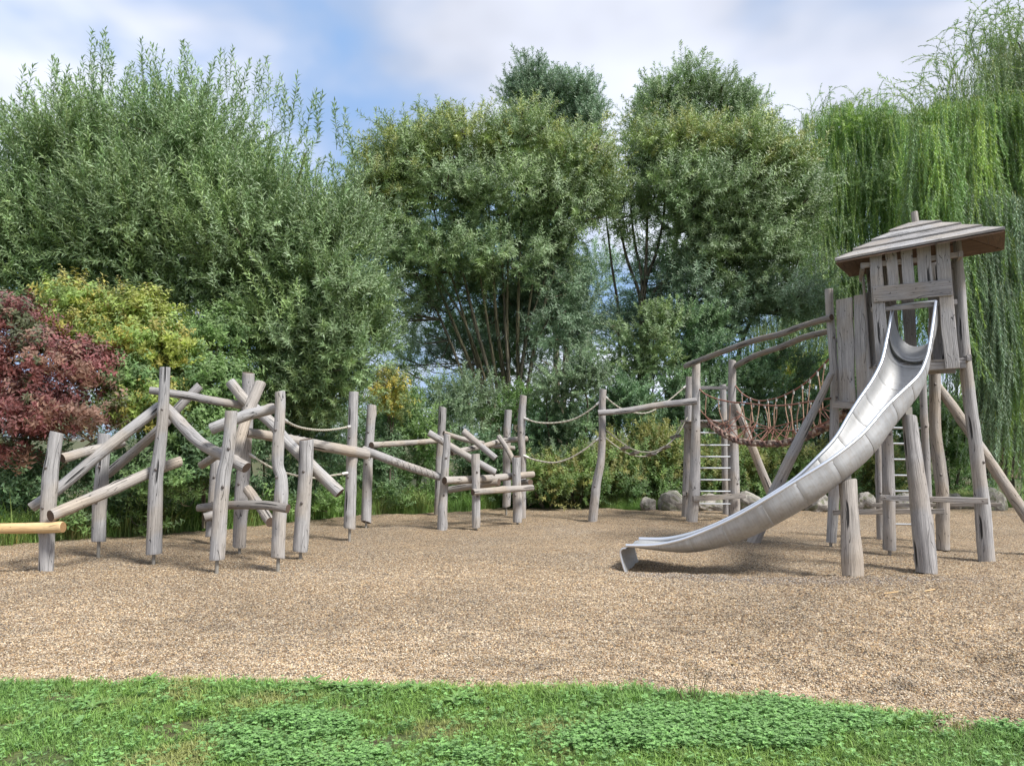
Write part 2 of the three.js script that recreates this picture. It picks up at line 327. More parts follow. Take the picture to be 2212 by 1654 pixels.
function ropeThing(name, label, marks, r, mat, group) {
  const pts = marks.map((m) => at(...m)), base = pts[0].clone();
  const t = thing(name, label, 'rope', base, group);
  const curve = new THREE.CatmullRomCurve3(pts), L = curve.getLength(), n = Math.round(L / 0.03), fr = curve.computeFrenetFrames(n, false);
  for (let s = 0; s < 3; s++) {                            // three laid strands
    const q = []; for (let i = 0; i <= n; i++) { const a = i * 0.75 + s * 2.094, c = curve.getPointAt(i / n); q.push(c.addScaledVector(fr.normals[i], Math.cos(a) * r * 0.5).addScaledVector(fr.binormals[i], Math.sin(a) * r * 0.5)); }
    part(t, 'strand', tube(q, r * 0.58, n, 5), mat);
  }
  for (const k of [0.03, 0.97]) { const p = curve.getPointAt(k), d = curve.getTangentAt(k); part(t, 'ferrule', tube([p.clone().addScaledVector(d, -0.06), p, p.clone().addScaledVector(d, 0.06)], r * 1.5, 4, 8), FERRULE); }
  return t;
}
function netGrip(parent, marks, rUp) {                     // knotted rope netting stretched over a beam
  const pts = marks.map((m) => at(m[0], m[1], m[2])), curve = new THREE.CatmullRomCurve3(pts), L = curve.getLength(), geos = [];
  const n = Math.round(L / 0.11);
  for (let i = 0; i < n; i++) for (const s of [-1, 1]) {
    const q = []; for (let k = 0; k <= 5; k++) { const a = lerp(-0.5, 3.6, k / 5), c = curve.getPointAt(clamp((i + 0.5 + s * (k / 5 - 0.5) * 1.6) / n)); q.push(c.add(V(0, Math.sin(a) * (rUp + 0.004), Math.cos(a) * (rUp + 0.004)))); }
    geos.push(tube(q, 0.0042, 6, 4));
  }
  const m = part(parent, 'rope_netting', mergeGeometries(geos), NET); m.userData.kind = 'stuff'; return m;
}

// ------------------------------------------------------------------ left log scramble
{
  const t = thing('log_scramble', 'tangle of thick weathered grey logs bolted between upright posts at left, beside the red shrub', 'climbing frame', at(470, 1233, 9.6).setY(0));
  const P = (m, mat, o) => log(t, 'post', m, mat, { tilt: 0.5, ...o }), B = (m, mat, o) => log(t, 'beam', m, mat, o);
  P([[121.6, 934, 9.38, 27], [114, 984, 9.38, 28], [108, 1021, 9.38, 33], [105, 1062, 9.38, 30], [102, 1109, 9.38, 30], [99, 1228, 9.38, 28]], W_GREY, { sink: 0.3 });
  P([[225, 937, 10.5, 25], [221, 1000, 10.5, 26], [216, 1062, 10.5, 27], [213, 1109, 10.5, 28], [212, 1170, 10.5, 28]], W_COOL, { pin: [212.5, 1199, 10.5] });
  P([[356, 793, 10.05, 22], [354, 843, 10.05, 23], [351, 905, 10.05, 24], [345, 968, 10.05, 26], [337, 1031, 10.05, 30], [334, 1094, 10.05, 31], [331.7, 1197, 10.05, 32]], W_COOL, { pin: [331, 1211, 10.05] });
  P([[499, 887, 9.28, 25], [496, 937, 9.28, 26], [491, 984, 9.28, 27], [483.5, 1021, 9.28, 30], [479, 1062, 9.28, 30], [472.5, 1140, 9.28, 32], [468, 1208, 9.28, 31]], W_GREY, { pin: [468.5, 1233, 9.28] });
  P([[604, 846, 9.43, 22], [605, 874, 9.43, 22], [603, 921, 9.43, 23], [601, 952, 9.43, 25], [600, 1006, 9.43, 23], [607, 1031, 9.43, 30], [606, 1078, 9.43, 30], [602.7, 1125, 9.43, 29], [600.5, 1206, 9.43, 29]], W_GREY, { pin: [600, 1228, 9.43] });
  P([[536, 805, 10.83, 26], [533, 912, 10.83, 25], [530, 952, 10.83, 26], [527, 1000, 10.83, 27], [521, 1062, 10.83, 29], [519, 1109, 10.83, 28], [516, 1181, 10.83, 28]], W_MID, { pin: [518, 1192, 10.83] });
  P([[661.6, 949, 10.2, 30], [659, 1031, 10.2, 30], [655, 1094, 10.2, 31], [648.4, 1190, 10.2, 33]], W_GREY, { pin: [649, 1206, 10.2] });
  P([[466, 992, 11.9, 22], [462, 1060, 11.9, 23], [456, 1159, 11.9, 24]], W_MID, { pin: [456, 1170, 11.9] });
  B([[133, 990, 9.55, 22], [200, 971, 9.9, 19], [266, 959, 10.32, 14]], W_WARM);
  B([[66, 1097, 9.62, 22], [130, 1052, 9.72, 25], [230, 968, 9.95, 25], [346, 877, 10.25, 24]], W_GREY);
  B([[232, 1024, 10.75, 20], [340, 930, 10.5, 19], [385, 880, 10.6, 19], [432, 833, 10.7, 19]], W_MID);
  B([[108, 1114, 9.2, 26], [230, 1062, 9.7, 26], [320, 1022, 10.15, 24], [389, 996, 10.4, 22]], W_WARM);
  B([[323, 843, 10.28, 16], [400, 854, 10.4, 17], [470, 867, 10.5, 17], [524, 875, 10.66, 17]], W_MID);
  B([[358, 880, 10.22, 21], [408, 934, 9.95, 25], [440, 962, 9.75, 26], [477, 981, 9.5, 25], [505, 996, 9.4, 25], [532, 1010, 9.35, 25]], W_MID);
  B([[433, 1006, 11.1, 17], [470, 981, 11.0, 18], [524, 940, 10.95, 18]], W_WARM);
  B([[455, 927, 9.5, 24], [483, 916, 9.5, 24], [533, 897, 9.55, 24], [597, 881, 9.6, 22]], W_GREY);
  B([[562, 827, 10.25, 25], [536, 888, 10.1, 24], [517, 950, 9.9, 23], [506, 995, 9.8, 22]], W_WARM);
  B([[496, 824, 10.55, 22], [530, 865, 10.55, 24], [584, 912, 10.5, 24], [628, 962, 10.45, 25], [734, 1065, 10.3, 26]], W_GREY);
  const lb = [[533, 934, 10.6, 21], [590, 943, 10.85, 22], [659, 956, 11.25, 23], [722, 968, 11.7, 23], [792, 980, 12.3, 22]];
  B(lb, W_WARM); netGrip(t, lb.slice(1), 0.075);
  B([[427, 1097, 9.65, 16], [496, 1091, 9.5, 18], [570, 1091, 9.25, 19], [622, 1098, 9.16, 20]], W_DARK, { tilt: 1.1 });
  B([[534, 1056, 10.65, 20], [560, 1092, 10.3, 21], [584, 1128, 9.95, 21]], W_WARM);
  B([[440, 1118, 11.7, 19], [472, 1110, 11.8, 19]], W_MID);
}
{
  const p = [[-90, 1142, 9.2, 22], [30, 1141, 9.2, 23], [136, 1139, 9.2, 22]];
  const t = thing('log_rail', 'fresh yellow peeled log running out of the picture at far left', 'log', at(136, 1139, 9.2));
  log(t, 'log', p, W_NEW, { knots: 2, tilt: 0.2, end: END_NEW, seg: 20 });
  log(t, 'post', [[-85, 1100, 9.3, 26], [-88, 1228, 9.3, 27]], W_GREY, { sink: 0.25 });
}
// ------------------------------------------------------------------ middle log scramble
{
  const t = thing('log_scramble', 'smaller heap of crossed grey logs on posts in the middle, in front of the bushes', 'climbing frame', at(1028, 1141, 13.6).setY(0));
  const P = (m, mat, o) => log(t, 'post', m, mat, { tilt: 0.5, ...o }), B = (m, mat, o) => log(t, 'beam', m, mat, o);
  P([[764, 846, 12.1, 20], [761, 937, 12.1, 21], [759, 1000, 12.1, 22], [757, 1062, 12.1, 24], [754.7, 1142, 12.1, 25]], W_GREY, { pin: [754.7, 1166, 12.1], tilt: 0.9 });
  P([[803, 876, 14, 20], [800, 924, 14, 20], [798, 948, 14, 20], [795, 997, 14, 21], [793, 1046, 14, 21], [790.7, 1128, 14, 21]], W_GREY, { pin: [790, 1136, 14], tilt: 0.9 });
  P([[956, 879, 16.2, 17], [954, 924, 16.2, 17], [950, 972, 16.2, 16], [948, 1021, 16.2, 16], [945.5, 1102, 16.2, 16]], W_MID, { sink: 0.2 });
  P([[965.7, 936, 13.6, 15], [964.5, 972, 13.6, 16], [962, 997, 13.6, 17], [960, 1033, 13.6, 18], [957, 1082, 13.6, 20], [955, 1141, 13.6, 21]], W_GREY, { sink: 0.2 });
  P([[1027, 980, 13.6, 18], [1028, 1050, 13.6, 18], [1028.4, 1139, 13.6, 18]], W_GREY, { pin: [1028, 1143, 13.6] });
  P([[1116, 986, 14.4, 18], [1115, 1021, 14.4, 19], [1116, 1046, 14.4, 19], [1118, 1094, 14.4, 20], [1118, 1128, 14.4, 20]], W_GREY, { pin: [1118, 1131, 14.4] });
  P([[1131, 854, 15.6, 15], [1127, 900, 15.6, 17], [1126, 948, 15.6, 16], [1129, 997, 15.6, 15], [1129, 1082, 15.6, 15], [1129, 1112, 15.6, 15]], W_MID, { sink: 0.2 });
  P([[1098, 885, 16.15, 16], [1095, 936, 16.15, 16], [1094, 997, 16.15, 17], [1095, 1046, 16.15, 17], [1094, 1094, 16.15, 17]], W_MID, { pin: [1093, 1111, 16.15] });
  const nb = [[784, 972, 13.75, 19], [866, 1002, 13.7, 18], [951, 1031, 13.65, 16]];
  B(nb, W_MID); netGrip(t, nb, 0.074);
  B([[802, 961, 13.85, 13], [870, 957, 14.8, 12], [942, 952, 15.95, 11]], W_WARM);
  B([[926, 935, 13.85, 15], [959, 955, 13.9, 15], [1012, 987, 13.85, 15], [1071, 1021, 13.8, 15]], W_MID);
  B([[958, 935, 14.3, 10], [1000, 948, 14.5, 11], [1045, 958, 14.6, 11]], W_WARM);
  B([[1000, 931, 14.0, 15], [1035, 960, 13.95, 14], [1071, 990, 13.9, 13]], W_MID);
  B([[976, 978, 14.3, 12], [1012, 970, 14.6, 12], [1049, 962, 15.1, 12], [1086, 952, 15.7, 12], [1139, 947, 15.85, 11]], W_WARM);
  B([[1050, 962, 16.3, 9], [1112, 968, 16.4, 10]], W_WARM);
  B([[1078, 943, 15.4, 11], [1096, 970, 15.0, 11], [1112, 1000, 14.6, 11]], W_WARM);
  B([[960, 1038, 13.4, 17], [1017, 1036, 13.75, 17], [1105, 1029, 14.55, 15], [1152, 1024, 14.8, 14]], W_WARM);
  B([[969, 1058, 14.5, 15], [1030, 1048, 14.3, 15], [1078, 1041, 14.1, 15]], W_WARM);
  B([[1021, 1063, 13.38, 14], [1080, 1058, 13.8, 14], [1151, 1053, 14.2, 13]], W_WARM);
  B([[1118, 1042, 15.0, 13], [1146, 1041, 14.7, 13]], W_MID);
}
ropeThing('hanging_rope', 'upper slack rope strung from the left log tangle to a lone tall post', [[610, 905, 9.5], [640, 921, 10], [690, 929, 10.9], [725, 927, 11.5], [756, 921, 12.05]], 0.016, ROPE);
ropeThing('hanging_rope', 'lower slack rope strung from the left log tangle to a lone tall post', [[536, 980, 10.8], [590, 1012, 11.1], [628, 1024, 11.4], [675, 1032, 11.7], [715, 1027, 11.9], [754, 1021, 12.05]], 0.016, ROPE);
ropeThing('hanging_rope', 'upper sagging rope between the middle log heap and the bent post', [[1132, 903, 15.55], [1160, 912, 15.4], [1200, 913, 15.3], [1240, 905, 15.2], [1275, 885, 15.1], [1298, 866, 15.06]], 0.017, ROPE);
ropeThing('hanging_rope', 'lower sagging rope between the middle log heap and the bent post', [[1131, 984, 15.55], [1152, 992, 15.5], [1195, 999, 15.3], [1225, 992, 15.2], [1258, 974, 15.1], [1298, 943, 15.06]], 0.017, ROPE);
// ------------------------------------------------------------------ rope post with its swinging steps
{
  const t = thing('rope_post', 'bent grey post standing alone, carrying one end of a level log', 'post', at(1281, 1122, 15.06).setY(0));
  log(t, 'post', [[1303, 841, 15.06, 15], [1301, 886, 15.06, 15], [1301, 952, 15.06, 15], [1297, 1002, 15.06, 16], [1289, 1041, 15.06, 18], [1286, 1068, 15.06, 19], [1281, 1122, 15.06, 20]], W_MID, { sink: 0.2 });
  log(t, 'beam', [[1292, 892, 14.88, 13], [1350, 887, 14.85, 13], [1416, 876, 14.8, 14], [1505, 866, 14.74, 15]], W_MID, { tilt: 0.2 });
}
ropeThing('hanging_rope', 'rope handrail dipping behind the level log beside the ladder tower', [[1303, 853, 15.06], [1342, 882, 15.3], [1395, 892, 15.5], [1440, 868, 15.7], [1486, 830, 15.8]], 0.015, ROPE);
{
  const m = [[1305, 934, 15.1], [1335, 958, 15.3], [1370, 978, 15.45], [1405, 980, 15.55], [1437, 965, 15.65], [1460, 942, 15.75], [1480, 906, 15.8]];
  const t = thing('step_bridge', 'slack rope bridge with small wooden steps left of the ladder tower', 'rope bridge', at(...m[0]));
  for (const s of [-0.09, 0.09]) part(t, 'rope', tube(m.map((k) => at(...k).add(V(s * 0.35, s * 0.5, s))), 0.013, 40, 6), ROPE);
  for (const [u, v, d] of [[1350, 968, 15.37], [1370, 979, 15.45], [1407, 981, 15.55], [1437, 966, 15.65], [1459, 943, 15.75]]) plank(t, 'step', at(u, v, d).add(V(-0.03, -0.02, -0.16)), at(u, v, d).add(V(0.03, 0.02, 0.16)), V(1, 0, 0), 0.11, 0.05, W_DARK);
}
// ------------------------------------------------------------------ ladder tower
const camSide = V(0, 0, 1);
{
  const t = thing('ladder_tower', 'narrow tower of grey posts with a steel-rung ladder and two sloping log handrails', 'climbing frame', at(1500, 1124, 15.1).setY(0));
  log(t, 'post', [[1504, 776, 14.9, 17], [1503.7, 889, 14.9, 17], [1502, 994, 14.9, 19], [1500, 1063, 14.9, 22], [1495, 1122, 14.9, 24]], W_GREY, { sink: 0.15 });
  log(t, 'post', [[1490, 813, 15.8, 16], [1487, 950, 15.8, 18], [1483.5, 1113, 15.8, 20]], W_MID, { sink: 0.15 });
  log(t, 'post', [[1582, 778, 15.4, 16], [1581, 889, 15.4, 17], [1583, 942, 15.4, 19], [1585, 994, 15.4, 22], [1586, 1063, 15.4, 24], [1587, 1117, 15.4, 24]], W_MID, { sink: 0.15 });
  log(t, 'post', [[1562, 830, 16.4, 13], [1566, 960, 16.4, 15], [1570, 1108, 16.4, 16]], W_MID, { sink: 0.15 });
  for (const v of [934.6, 961, 986, 1010.5, 1036, 1060.7, 1088]) part(t, 'rung', tube([at(1503, v, 14.95), at(1585, v + 0.5, 15.38)], 0.016, 4, 8), RUNG);
  plank(t, 'step_board', at(1497, 1077, 14.72), at(1610, 1070, 15.2), V(0, 1, 0), 0.10, 0.05, W_DARK);
  plank(t, 'step_board', at(1478, 1066, 14.8), at(1490, 1068, 15.9), V(0, 1, 0), 0.08, 0.05, W_DARK);
  plank(t, 'cross_board', at(1508, 838, 15.9), at(1577, 838, 15.6), V(0, 1, 0), 0.07, 0.04, W_MID);
  plank(t, 'platform_board', at(1476, 919, 15.75), at(1578, 919, 15.55), V(0, 1, 0), 0.11, 0.04, W_GREY);
  for (let i = 0; i < 4; i++) plank(t, 'deck_board', at(1482 + i * 3, 909, 15.15 + i * 0.26).add(V(-0.05, 0, 0)), at(1580 - i * 3, 909, 15.6 + i * 0.22), V(0, 0, 1), 0.2, 0.035, W_MID);
  log(t, 'handrail', [[1480, 791, 14.95, 11], [1544, 766, 14.2, 12], [1628, 736, 13.3, 13], [1684, 722, 12.7, 13], [1736, 703, 12.1, 13], [1797, 685, 11.35, 14]], W_DARK);
  log(t, 'handrail', [[1588, 791, 15.4, 12], [1635, 767, 14.6, 12], [1691, 748, 13.7, 13], [1736, 729, 13.0, 13], [1800, 713, 11.75, 13]], W_DARK);
  log(t, 'brace', [[1588, 871, 15.3, 14], [1625, 965, 15.4, 16], [1663, 1060, 15.5, 18], [1683, 1112, 15.5, 18]], W_WARM, { pin: [1685, 1126, 15.5] });
}
// ------------------------------------------------------------------ rope net bridge
{
  const t = thing('net_bridge', 'sagging red rope net bridge with a thick braided footrope, ladder tower to slide tower', 'rope bridge', at(1537, 921, 15.2));
  const C = (m) => new THREE.CatmullRomCurve3(m.map((k) => at(...k)));
  const foot = C([[1533, 915, 15.3], [1555, 932, 14.9], [1590, 950, 14.5], [1630, 957, 14.0], [1684, 958, 13.4], [1712, 953, 13.1], [1753, 938, 12.6], [1800, 913, 12.0], [1830, 888, 11.6]]);
  const L = foot.getLength(), n = 150, fr = foot.computeFrenetFrames(n, false);
  for (let s = 0; s < 6; s++) {
    const q = []; for (let i = 0; i <= n; i++) { const sg = s % 2 ? 1 : -1, a = sg * i * 0.42 + s * 1.05, rr = 0.040 + 0.010 * Math.cos(i * 0.84 + s * 2.1); q.push(foot.getPointAt(i / n).addScaledVector(fr.normals[i], Math.cos(a) * rr).addScaledVector(fr.binormals[i], Math.sin(a) * rr)); }
    part(t, 'footrope_strand', tube(q, 0.026, 300, 6), ROPE_BRAID[s % 3]);
  }
  const railA = C([[1509, 839, 14.85], [1527, 853, 14.7], [1572, 867, 14.25], [1614, 871, 13.8], [1663, 876, 13.2], [1700, 875, 12.8], [1746, 868, 12.2], [1795, 860, 11.45]]);
  const railB = C([[1588, 832, 15.35], [1605, 851, 15.1], [1635, 865, 14.7], [1663, 863, 14.3], [1691, 855, 13.9], [1740, 827, 13.2], [1796, 770, 12.3]]);
  const midA = C([[1513, 886, 14.9], [1531, 904, 14.8], [1579, 919, 14.3], [1663, 926, 13.3], [1700, 930, 12.9], [1750, 925, 12.3], [1797, 905, 11.6]]);
  const midB = C([[1590, 887, 15.3], [1615, 905, 14.9], [1660, 922, 14.3], [1700, 915, 13.8], [1745, 900, 13.1], [1797, 872, 12.35]]);
  for (const r of [railA, railB]) part(t, 'rail_rope', tube(r.getPoints(40), 0.014, 60, 6), ROPE_RED);
  for (const r of [midA, midB]) part(t, 'net_rope', tube(r.getPoints(40), 0.010, 60, 5), ROPE_RED);
  const R = RNG(77);
  for (const [rail, mid, off] of [[railA, midA, 0], [railB, midB, 0.03]]) for (let k = 0; k < 11; k++) {
    const a = 0.06 + off + k * 0.084, p = rail.getPointAt(clamp(a)), bow = V((R() - 0.5) * 0.06, 0, 0);
    const m = mid.getPointAt(clamp(a + (k % 2 ? 0.03 : -0.02)));
    const h = part(t, 'hanger', tube([p, p.clone().lerp(m, 0.5).add(bow), m], 0.0095, 8, 5), ROPE_PALE);
    part(h, 'ferrule', tube([p.clone().add(V(0, 0.012, 0)), p.clone().lerp(m, 0.12)], 0.016, 2, 6), FERRULE);
    for (const s of [-0.04, 0.04]) { const f = foot.getPointAt(clamp(a + s)); part(t, 'lacing', tube([m, m.clone().lerp(f, 0.5).add(V(0, -0.01, 0)), f], 0.0085, 6, 5), ROPE_RED); }
  }
}
// ------------------------------------------------------------------ slide tower
const ROT = -23 * Math.PI / 180, LEAN = 2.3 * Math.PI / 180, CAB = V(5.335, 2.48, -10.135);
const cabM = new THREE.Matrix4().makeTranslation(CAB.x, CAB.y, CAB.z).multiply(new THREE.Matrix4().makeRotationZ(LEAN)).multiply(new THREE.Matrix4().makeRotationY(ROT));
const cab = (x, y, z) => V(x, y, z).applyMatrix4(cabM);
const cx = V(1, 0, 0).transformDirection(cabM), cy = V(0, 1, 0).transformDirection(cabM), cz = V(0, 0, 1).transformDirection(cabM);
{
  const t = thing('slide_tower', 'crooked grey wooden play tower with plank cabin and lapped board roof at right', 'play tower', V(5.6, 0, -10.7));
  const P = (m, mat, o) => log(t, 'post', m, mat, { tilt: 0.4, ...o });
  P([[1791, 624, 11.5, 18], [1793, 680, 11.5, 17], [1798, 732, 11.5, 18], [1800, 772, 11.5, 19], [1804, 824, 11.5, 20], [1803, 925, 11.5, 21], [1801, 1073, 11.5, 22], [1796, 1172, 11.5, 21]], W_GREY, { pin: [1795, 1182, 11.5] });
  P([[1897, 560, 10.45, 17], [1900, 640, 10.5, 18], [1912, 880, 10.6, 22], [1919, 1000, 10.65, 25], [1922, 1188, 10.7, 27]], W_MID, { pin: [1923, 1197, 10.7] });
  P([[2068, 520, 10.12, 17], [2076, 620, 10.14, 19], [2083, 745, 10.16, 21], [2094, 850, 10.2, 24], [2106, 940, 10.2, 26], [2113, 1000, 10.2, 27], [2122, 1080, 10.2, 29], [2132, 1206, 10.2, 32]], W_GREY, { sink: 0.03 });
  P([[2016, 560, 11.2, 18], [2018, 700, 11.2, 20], [2020, 836, 11.2, 21], [2021, 925, 11.2, 23], [2029, 1000, 11.2, 23], [2037, 1073, 11.2, 26], [2038, 1181, 11.2, 27]], W_WARM, { sink: 0.03 });
  P([[1890, 700, 12.3, 14], [1896, 880, 12.3, 14], [1899, 975, 12.3, 15], [1903, 1162, 12.3, 16]], W_MID, { sink: 0.15 });
  P([[1994, 800, 12.1, 14], [1997, 900, 12.1, 15], [2005, 1073, 12.1, 16], [2010, 1160, 12.1, 17]], W_MID, { sink: 0.15 });
  log(t, 'brace', [[1797, 806, 11.35, 13], [1770, 864, 11.4, 17], [1725, 955, 11.55, 22], [1680, 1050, 11.7, 25], [1630, 1166, 11.9, 27]], W_COOL, { sink: 0.05 });
  log(t, 'brace', [[2016, 820, 11.25, 17], [2060, 880, 11.1, 20], [2100, 940, 11.0, 21], [2150, 1014, 10.9, 22], [2212, 1105, 10.75, 24], [2262, 1176, 10.65, 25]], W_WARM, { sink: 0.1 });
  for (const v of [924, 958, 992, 1026.5, 1060.5, 1095, 1132]) part(t, 'rung', tube([at(1899, v - 0.5, 12.3), at(2005, v + 1, 12.1)], 0.016, 4, 8), RUNG);
  const bA = plank(t, 'step_board', at(1903, 1075, 10.5), at(2135, 1082, 10.0), V(0, 1, 0), 0.075, 0.045, W_MID);
  bolt(bA, at(1912, 1075, 10.43), V(0, 0, 1), 0.014); bolt(bA, at(2124, 1082, 9.95), V(0, 0, 1), 0.014);
  plank(t, 'step_board', at(1800, 1107, 11.3), at(2040, 1104, 10.95), V(0, 1, 0), 0.07, 0.045, W_DARK);
  plank(t, 'step_board', at(1884, 1091, 12.1), at(2165, 1090, 11.45), V(0, 1, 0), 0.06, 0.045, W_DARK);
  // lower lookout beside the cabin
  const ann = [[1824, 645, 1832, 869, 11.32, 0.28], [1858, 637, 1865, 872, 11.1, 0.19], [1884, 630, 1889, 874, 10.92, 0.20]];
  const wallDir = at(1895, 750, 10.8).sub(at(1800, 750, 11.45)).setY(0).normalize();
  for (const [u0, v0, u1, v1, d, w] of ann) plank(t, 'wall_plank', at(u0, v0, d), at(u1, v1, d), wallDir, w, 0.028, W_GREY, { live: 0.08 });
  plank(t, 'cross_board', at(1800, 735, 11.58), at(1893, 730, 11.1), V(0, 1, 0), 0.06, 0.03, W_MID);
  plank(t, 'floor_beam', at(1803, 875, 11.33), at(1900, 880, 10.75), V(0, 1, 0), 0.085, 0.08, W_MID);
  for (let i = 0; i < 4; i++) plank(t, 'deck_board', at(1812 + i * 4, 868, 11.5 + i * 0.2), at(1900 + i * 5, 868, 11.05 + i * 0.2), V(0, 0, 1), 0.17, 0.03, W_MID);
  // cabin
  const bd = (name, x, y0, y1, w, z, mat, o) => plank(t, name, cab(x, y0, z), cab(x, y1, z), cx, w, 0.026, mat, o);
  const hz = (name, x0, x1, y, h, z, th, mat, o) => plank(t, name, cab(x0, y, z), cab(x1, y, z), cy, h, th, mat, o);
  bd('wall_plank', -0.395, -0.02, 1.62, 0.155, 0.02, W_GREY); bd('wall_plank', 0.40, 0.0, 1.66, 0.165, 0.02, W_GREY);
  for (const [x, w] of [[-0.21, 0.135], [-0.02, 0.14], [0.18, 0.165]]) bd('wall_plank', x, 0.98, 1.64, w, 0.02, W_GREY);
  const fb = hz('front_board', -0.46, 0.47, 1.05, 0.215, 0.052, 0.03, W_MID, { live: 0.02 });
  for (const [x, y] of [[-0.43, 0.98], [-0.43, 1.12], [0.44, 0.98], [0.44, 1.12]]) bolt(fb, cab(x, y, 0.07), cz, 0.007);
  hz('cross_board', -0.57, 0.60, 1.475, 0.07, -0.016, 0.04, W_WARM); hz('cross_board', -0.5, 0.52, 0.86, 0.06, -0.02, 0.04, W_MID);
  hz('floor_beam', -0.52, 0.56, 0.04, 0.10, -0.03, 0.06, W_MID); hz('floor_beam', -0.5, 0.56, 0.04, 0.1, -0.98, 0.06, W_MID);
  for (let i = 0; i < 6; i++) plank(t, 'deck_board', cab(-0.5, 0.11, -0.09 - i * 0.165), cab(0.58, 0.11, -0.09 - i * 0.165), cz, 0.15, 0.03, W_MID);
  for (const [x, w] of [[-0.40, 0.16], [-0.20, 0.15], [0.02, 0.16], [0.38, 0.16]]) plank(t, 'wall_plank', cab(x, 0.1, -1.03), cab(x, 1.6, -1.03), cx, w, 0.026, W_MID);
  for (const [z, w] of [[-0.30, 0.17], [-0.52, 0.17], [-0.74, 0.17], [-0.95, 0.15]]) plank(t, 'wall_plank', cab(0.63, 0.12, z), cab(0.61, 1.56, z), cz, w, 0.026, W_MID);
  for (const [z, w] of [[-0.62, 0.16], [-0.84, 0.16]]) plank(t, 'wall_plank', cab(-0.54, 0.12, z), cab(-0.54, 1.56, z), cz, w, 0.026, W_MID);
  for (const y of [0.12, 1.47]) plank(t, 'cross_board', cab(0.60, y, 0.05), cab(0.60, y, -1.12), cy, 0.08, 0.05, W_MID);
  plank(t, 'cross_board', cab(-0.56, 1.47, 0.0), cab(-0.56, 1.47, -1.08), cy, 0.08, 0.05, W_MID);
  // roof
  const roof = new THREE.Group(); roof.name = 'roof'; t.add(roof);
  const rc = V(0.17, 0, -0.38), ax = 0.985, az = 0.62, y0 = 1.60, rise = 0.45, tiers = 4, yaw = -0.16;
  const face = (k, s, e) => {                          // point on face k: s in [-1,1] along the eave, e from eave 0 to ridge 1
    const w = 1 - e * 0.93; const q = [[s * ax, az], [ax, -s * az], [-s * ax, -az], [-ax, s * az]][k];
    return [q[0] * w, q[1] * w];
  };
  const rot = 0.045;
  const rp = (x0, y, z0) => { const c = Math.cos(rot), sn = Math.sin(rot), x = x0 * Math.cos(yaw) + z0 * Math.sin(yaw), z = -x0 * Math.sin(yaw) + z0 * Math.cos(yaw); const xx = x * c - (y - y0) * sn, yy = y0 + x * sn + (y - y0) * c; return cab(rc.x + xx, yy, rc.z + z); };
  for (let k = 0; k < 4; k++) for (let i = 0; i < tiers; i++) {
    const e0 = i / tiers * 0.98, e1 = Math.min(1, (i + 1.28) / tiers * 0.98), pos = [], uv = [], idx = [], n = 12, up0 = 0.040 + 0.004 * k, up1 = 0.006 + 0.002 * k, th = 0.030, RR = RNG(k * 31 + i * 7 + 5), vo = RR() * 3, uo = RR();
    for (let j = 0; j <= n; j++) {
      const s = j / n * 2 - 1, jag = 0.012 * pn(s * 6 + k * 9, i * 3.3 + 0.5);
      const a = face(k, s, e0 - jag), b = face(k, s, e1), ya = y0 + rise * (e0 - jag), yb = y0 + rise * e1, jy = 0.006 * pn(s * 9, i + 4.2, k);
      const A = rp(a[0], ya + up0 + jy, a[1]), B = rp(b[0], yb + up1, b[1]), A2 = rp(a[0], ya + up0 - th + jy, a[1]), B2 = rp(b[0], yb + up1 - th * 0.6, b[1]);
      const along = s * (k % 2 ? az : ax) * (1 - e0) ;
      for (const [p, q] of [[A, 0], [B, 0.3], [B2, 0.34], [A2, 0.62]]) { pos.push(p.x, p.y, p.z); uv.push(q / 0.5 + uo, along / 1.3 + vo); }
    }
    for (let j = 0; j < n; j++) for (let q = 0; q < 4; q++) { const a0 = j * 4 + q, a1 = j * 4 + (q + 1) % 4, b0 = a0 + 4, b1 = a1 + 4; idx.push(a0, b0, b1, a0, b1, a1); }
    for (const j of [0, n]) { const o = j * 4; j ? idx.push(o, o + 1, o + 2, o, o + 2, o + 3) : idx.push(o, o + 2, o + 1, o, o + 3, o + 2); }
    let g = new THREE.BufferGeometry(); g.setAttribute('position', new THREE.Float32BufferAttribute(pos, 3)); g.setAttribute('uv', new THREE.Float32BufferAttribute(uv, 2)); g.setIndex(idx); g = g.toNonIndexed(); g.computeVertexNormals();
    part(roof, 'roof_board', g, i % 2 ? W_MID : W_GREY);
  }
  for (let k = 0; k < 4; k++) for (let i = 0; i < 5; i++) {   // brown boarding under the roof
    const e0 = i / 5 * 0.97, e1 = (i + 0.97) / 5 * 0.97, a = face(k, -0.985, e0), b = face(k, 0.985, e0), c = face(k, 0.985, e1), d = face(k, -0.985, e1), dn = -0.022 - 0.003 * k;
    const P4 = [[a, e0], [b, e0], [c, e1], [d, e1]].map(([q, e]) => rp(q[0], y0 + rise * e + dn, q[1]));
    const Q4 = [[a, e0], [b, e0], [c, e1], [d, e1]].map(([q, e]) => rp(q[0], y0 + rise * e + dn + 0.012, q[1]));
    const pos = [], uv = [], all = [...P4, ...Q4], quad = (p, q, r, s) => { for (const z of [p, q, r, p, r, s]) { pos.push(all[z].x, all[z].y, all[z].z); uv.push([0, 0, 0.3, 0.3][z % 4] + i * 0.17, [0, 1, 1, 0][z % 4] * 1.4 + k * 0.37); } };
    quad(0, 3, 2, 1); quad(4, 5, 6, 7); quad(0, 1, 5, 4); quad(1, 2, 6, 5); quad(2, 3, 7, 6); quad(3, 0, 4, 7);
    const g = new THREE.BufferGeometry(); g.setAttribute('position', new THREE.Float32BufferAttribute(pos, 3)); g.setAttribute('uv', new THREE.Float32BufferAttribute(uv, 2)); g.computeVertexNormals();
